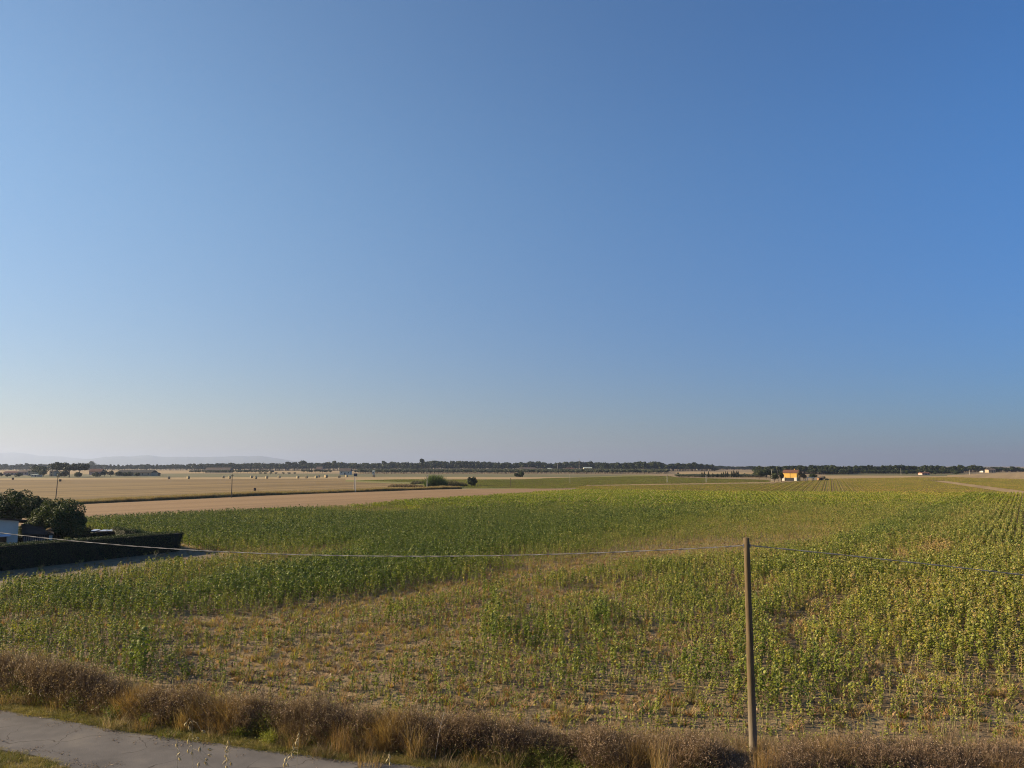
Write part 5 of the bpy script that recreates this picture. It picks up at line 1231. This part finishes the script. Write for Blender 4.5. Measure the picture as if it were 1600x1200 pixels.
while px < 1612:
    d, lab = seg(px); top = np.interp(px, skx, sky_) + random.uniform(-1.6, 1.8) - (random.random() < .13) * random.uniform(1, 2.6)
    if 165 <= px < 300:
        h = AT(px, random.uniform(723.8, 726), d).z; put(random.choice(PS), 'cypress', px, d, h, h*1.05, 'pointed cypress in the serrated skyline row left of centre', 'cypress', 'cypresses of the serrated skyline row'); px += random.uniform(4.6, 7.0); cnt += 1; continue
    h = max(AT(px, top, d).z, 3.0); w = random.uniform(10, 15)/1200*d
    if 1119 <= px < 1180: w = 20/1200*d
    put(random.choice(PT), 'far_tree', px, d + random.uniform(-10, 10), h, w * 1.15, 'dark tree in the front of the treeline ' + lab, 'tree', 'treeline ' + lab); px += random.uniform(8.2, 12.0) * (1.2 if lab.startswith('in the low') else 1); cnt += 1
print('treeline trees', cnt)
N = 4200; q1 = rng.uniform(-40, 1640, N); dd = np.array([seg(v_)[0] for v_ in q1]) * rng.uniform(1.02, 1.12, N)
tp = np.interp(q1, skx, sky_) + (rng.uniform(.2, 5.0, N) + 3.2 * (fbm(q1/9, q1*0, 61) - .5)) * np.where(q1 > 1119, .7, 1); zt2 = H + (728 - tp) / 1200 * dd; zt2 = np.clip(zt2, 2.0, None)
k = ~((q1 > 165) & (q1 < 300)) | (rng.random(N) < .5); q1, dd, zt2 = q1[k], dd[k], zt2[k]; N = len(q1)
xx = (q1 - 800) / 1200 * dd * .9943
scatter('far_woodland', np.c_[xx, dd, np.zeros(N)], np.c_[np.zeros((N,2)), rng.uniform(0, 6.28, N)], np.c_[rng.uniform(9, 15, (N,1)) * np.ones((N,2)), zt2], rng.integers(0, 6, N), PT, None, 'continuous dark far woodland closing the plain', 'woodland')
# low hedgerows before the right treeline
for a0, a1, pyb, hh_, lab in ((1320, 1500, 740.5, 4.2, 'dense dark orchard hedge along the meadow at right'), (1180, 1240, 746, 5, 'scrub belt behind the lamp pole'), (1262, 1330, 741.5, 5.5, 'scrub belt right of the yellow house')):
    d = G(0, pyb)[1]; N = int((a1-a0)*1.6); q1 = rng.uniform(a0, a1, N); dd = d * rng.uniform(1, 1.06, N)
    scatter('scrub_belt', np.c_[(q1-800)/1200*dd*.9943, dd, np.zeros(N)], np.c_[np.zeros((N,2)), rng.uniform(0,6.28,N)], np.c_[rng.uniform(4, 7, (N,1))*np.ones((N,2)), hh_*rng.uniform(.75, 1.1, N)], rng.integers(0, 6, N), PT, None, lab, 'scrub')
for px, pyb, pyt, w, s_, lab in ((1417, 742.2, 736.5, 7, 861, 'lone dark bush right of the low red barn'), (1461, 742, 737, 7, 862, 'small round bush right of the white gabled barn'), (1494, 742, 737, 11, 863, 'dark twin bush on the right hand meadow'), (1059.5, 741.5, 738, 5, 864, 'dark round bush at the left corner of the tan field'), (1163.5, 743, 739, 4, 865, 'tiny bush right of the cypress row'), (771, 735.5, 731.5, 5, 866, 'dark bush on the pale strip above the olives')):
    fartree(px, pyb, pyt, w, s_, lab, m_bush, 'bush', 700, 'bush')

# ------------------------------------------------------------------ distant mountains
m_mt = simple('mountain', (.10, .12, .10, 1), (.07, .09, .07, 1), .002, .9)
def ridge(name, prof, d, label, seed, dep=2500):
    xs_ = np.linspace(prof[0][0], prof[-1][0], 220); top = np.interp(xs_, [q_[0] for q_ in prof], [q_[1] for q_ in prof]) + (fbm(xs_/9, xs_*0, seed) - .5) * 1.6
    V = []; rows = 9
    for j in range(rows):
        t = j / (rows - 1); dj = d + dep * (t - .5)
        hgt_ = np.maximum(((728 - top) / 1200 * d + 8.5), 0) * math.sin(math.pi * t) ** .8 * (1 if j == 4 else .92)
        wob = (fbm(xs_/14, xs_*0 + j*3, seed+5) - .5) * .3 + 1
        for i, px_ in enumerate(xs_): V.append(((px_-800)/1200*dj*.9943 if j == 4 else (px_-800)/1200*dj*.9943, dj, float(hgt_[i]*(wob[i] if j != 4 else 1)) - .5))
    n = len(xs_); F = [(j*n+i, j*n+i+1, (j+1)*n+i+1, (j+1)*n+i) for j in range(rows-1) for i in range(n-1)]
    me = bpy.data.meshes.new(name); me.from_pydata(V, [], F); me.materials.append(m_mt); me.polygons.foreach_set('use_smooth', [True]*len(F)); me.update()
    return tag(link(bpy.data.objects.new(name, me)), label, kind='structure')
ridge('hills', [(-400,712),(-150,706),(-40,708),(0,707.5),(20,707),(45,709.5),(60,712),(95,713.5),(130,717),(180,722),(250,728)], 18000, 'paler higher hills at the far left', 7)
ridge('hills', [(60,727),(110,720),(150,716),(165,713.5),(200,713),(232,711.5),(262,714.5),(290,713.5),(330,714),(370,713),(405,712.5),(430,716),(455,720),(500,724),(560,728)], 15000, 'low hazy hills behind the hay bales', 17)

# ------------------------------------------------------------------ haze
HAZE = 0.0001
m = bpy.data.materials.new('haze'); m.use_nodes = True; nt = m.node_tree
nt.nodes.remove(nt.nodes['Principled BSDF'])
pv = nt.nodes.new('ShaderNodeVolumePrincipled')
pv.inputs['Color'].default_value = (.385, .47, .65, 1); pv.inputs['Density'].default_value = HAZE
pv.inputs['Anisotropy'].default_value = .42
nt.links.new(pv.outputs[0], nt.nodes['Material Output'].inputs['Volume'])
hb = MB().box((0, 7000, 169), (44000, 40000, 340))
o = hb.build('haze', m); tag(o, 'thin blue summer haze over the plain', kind='stuff')
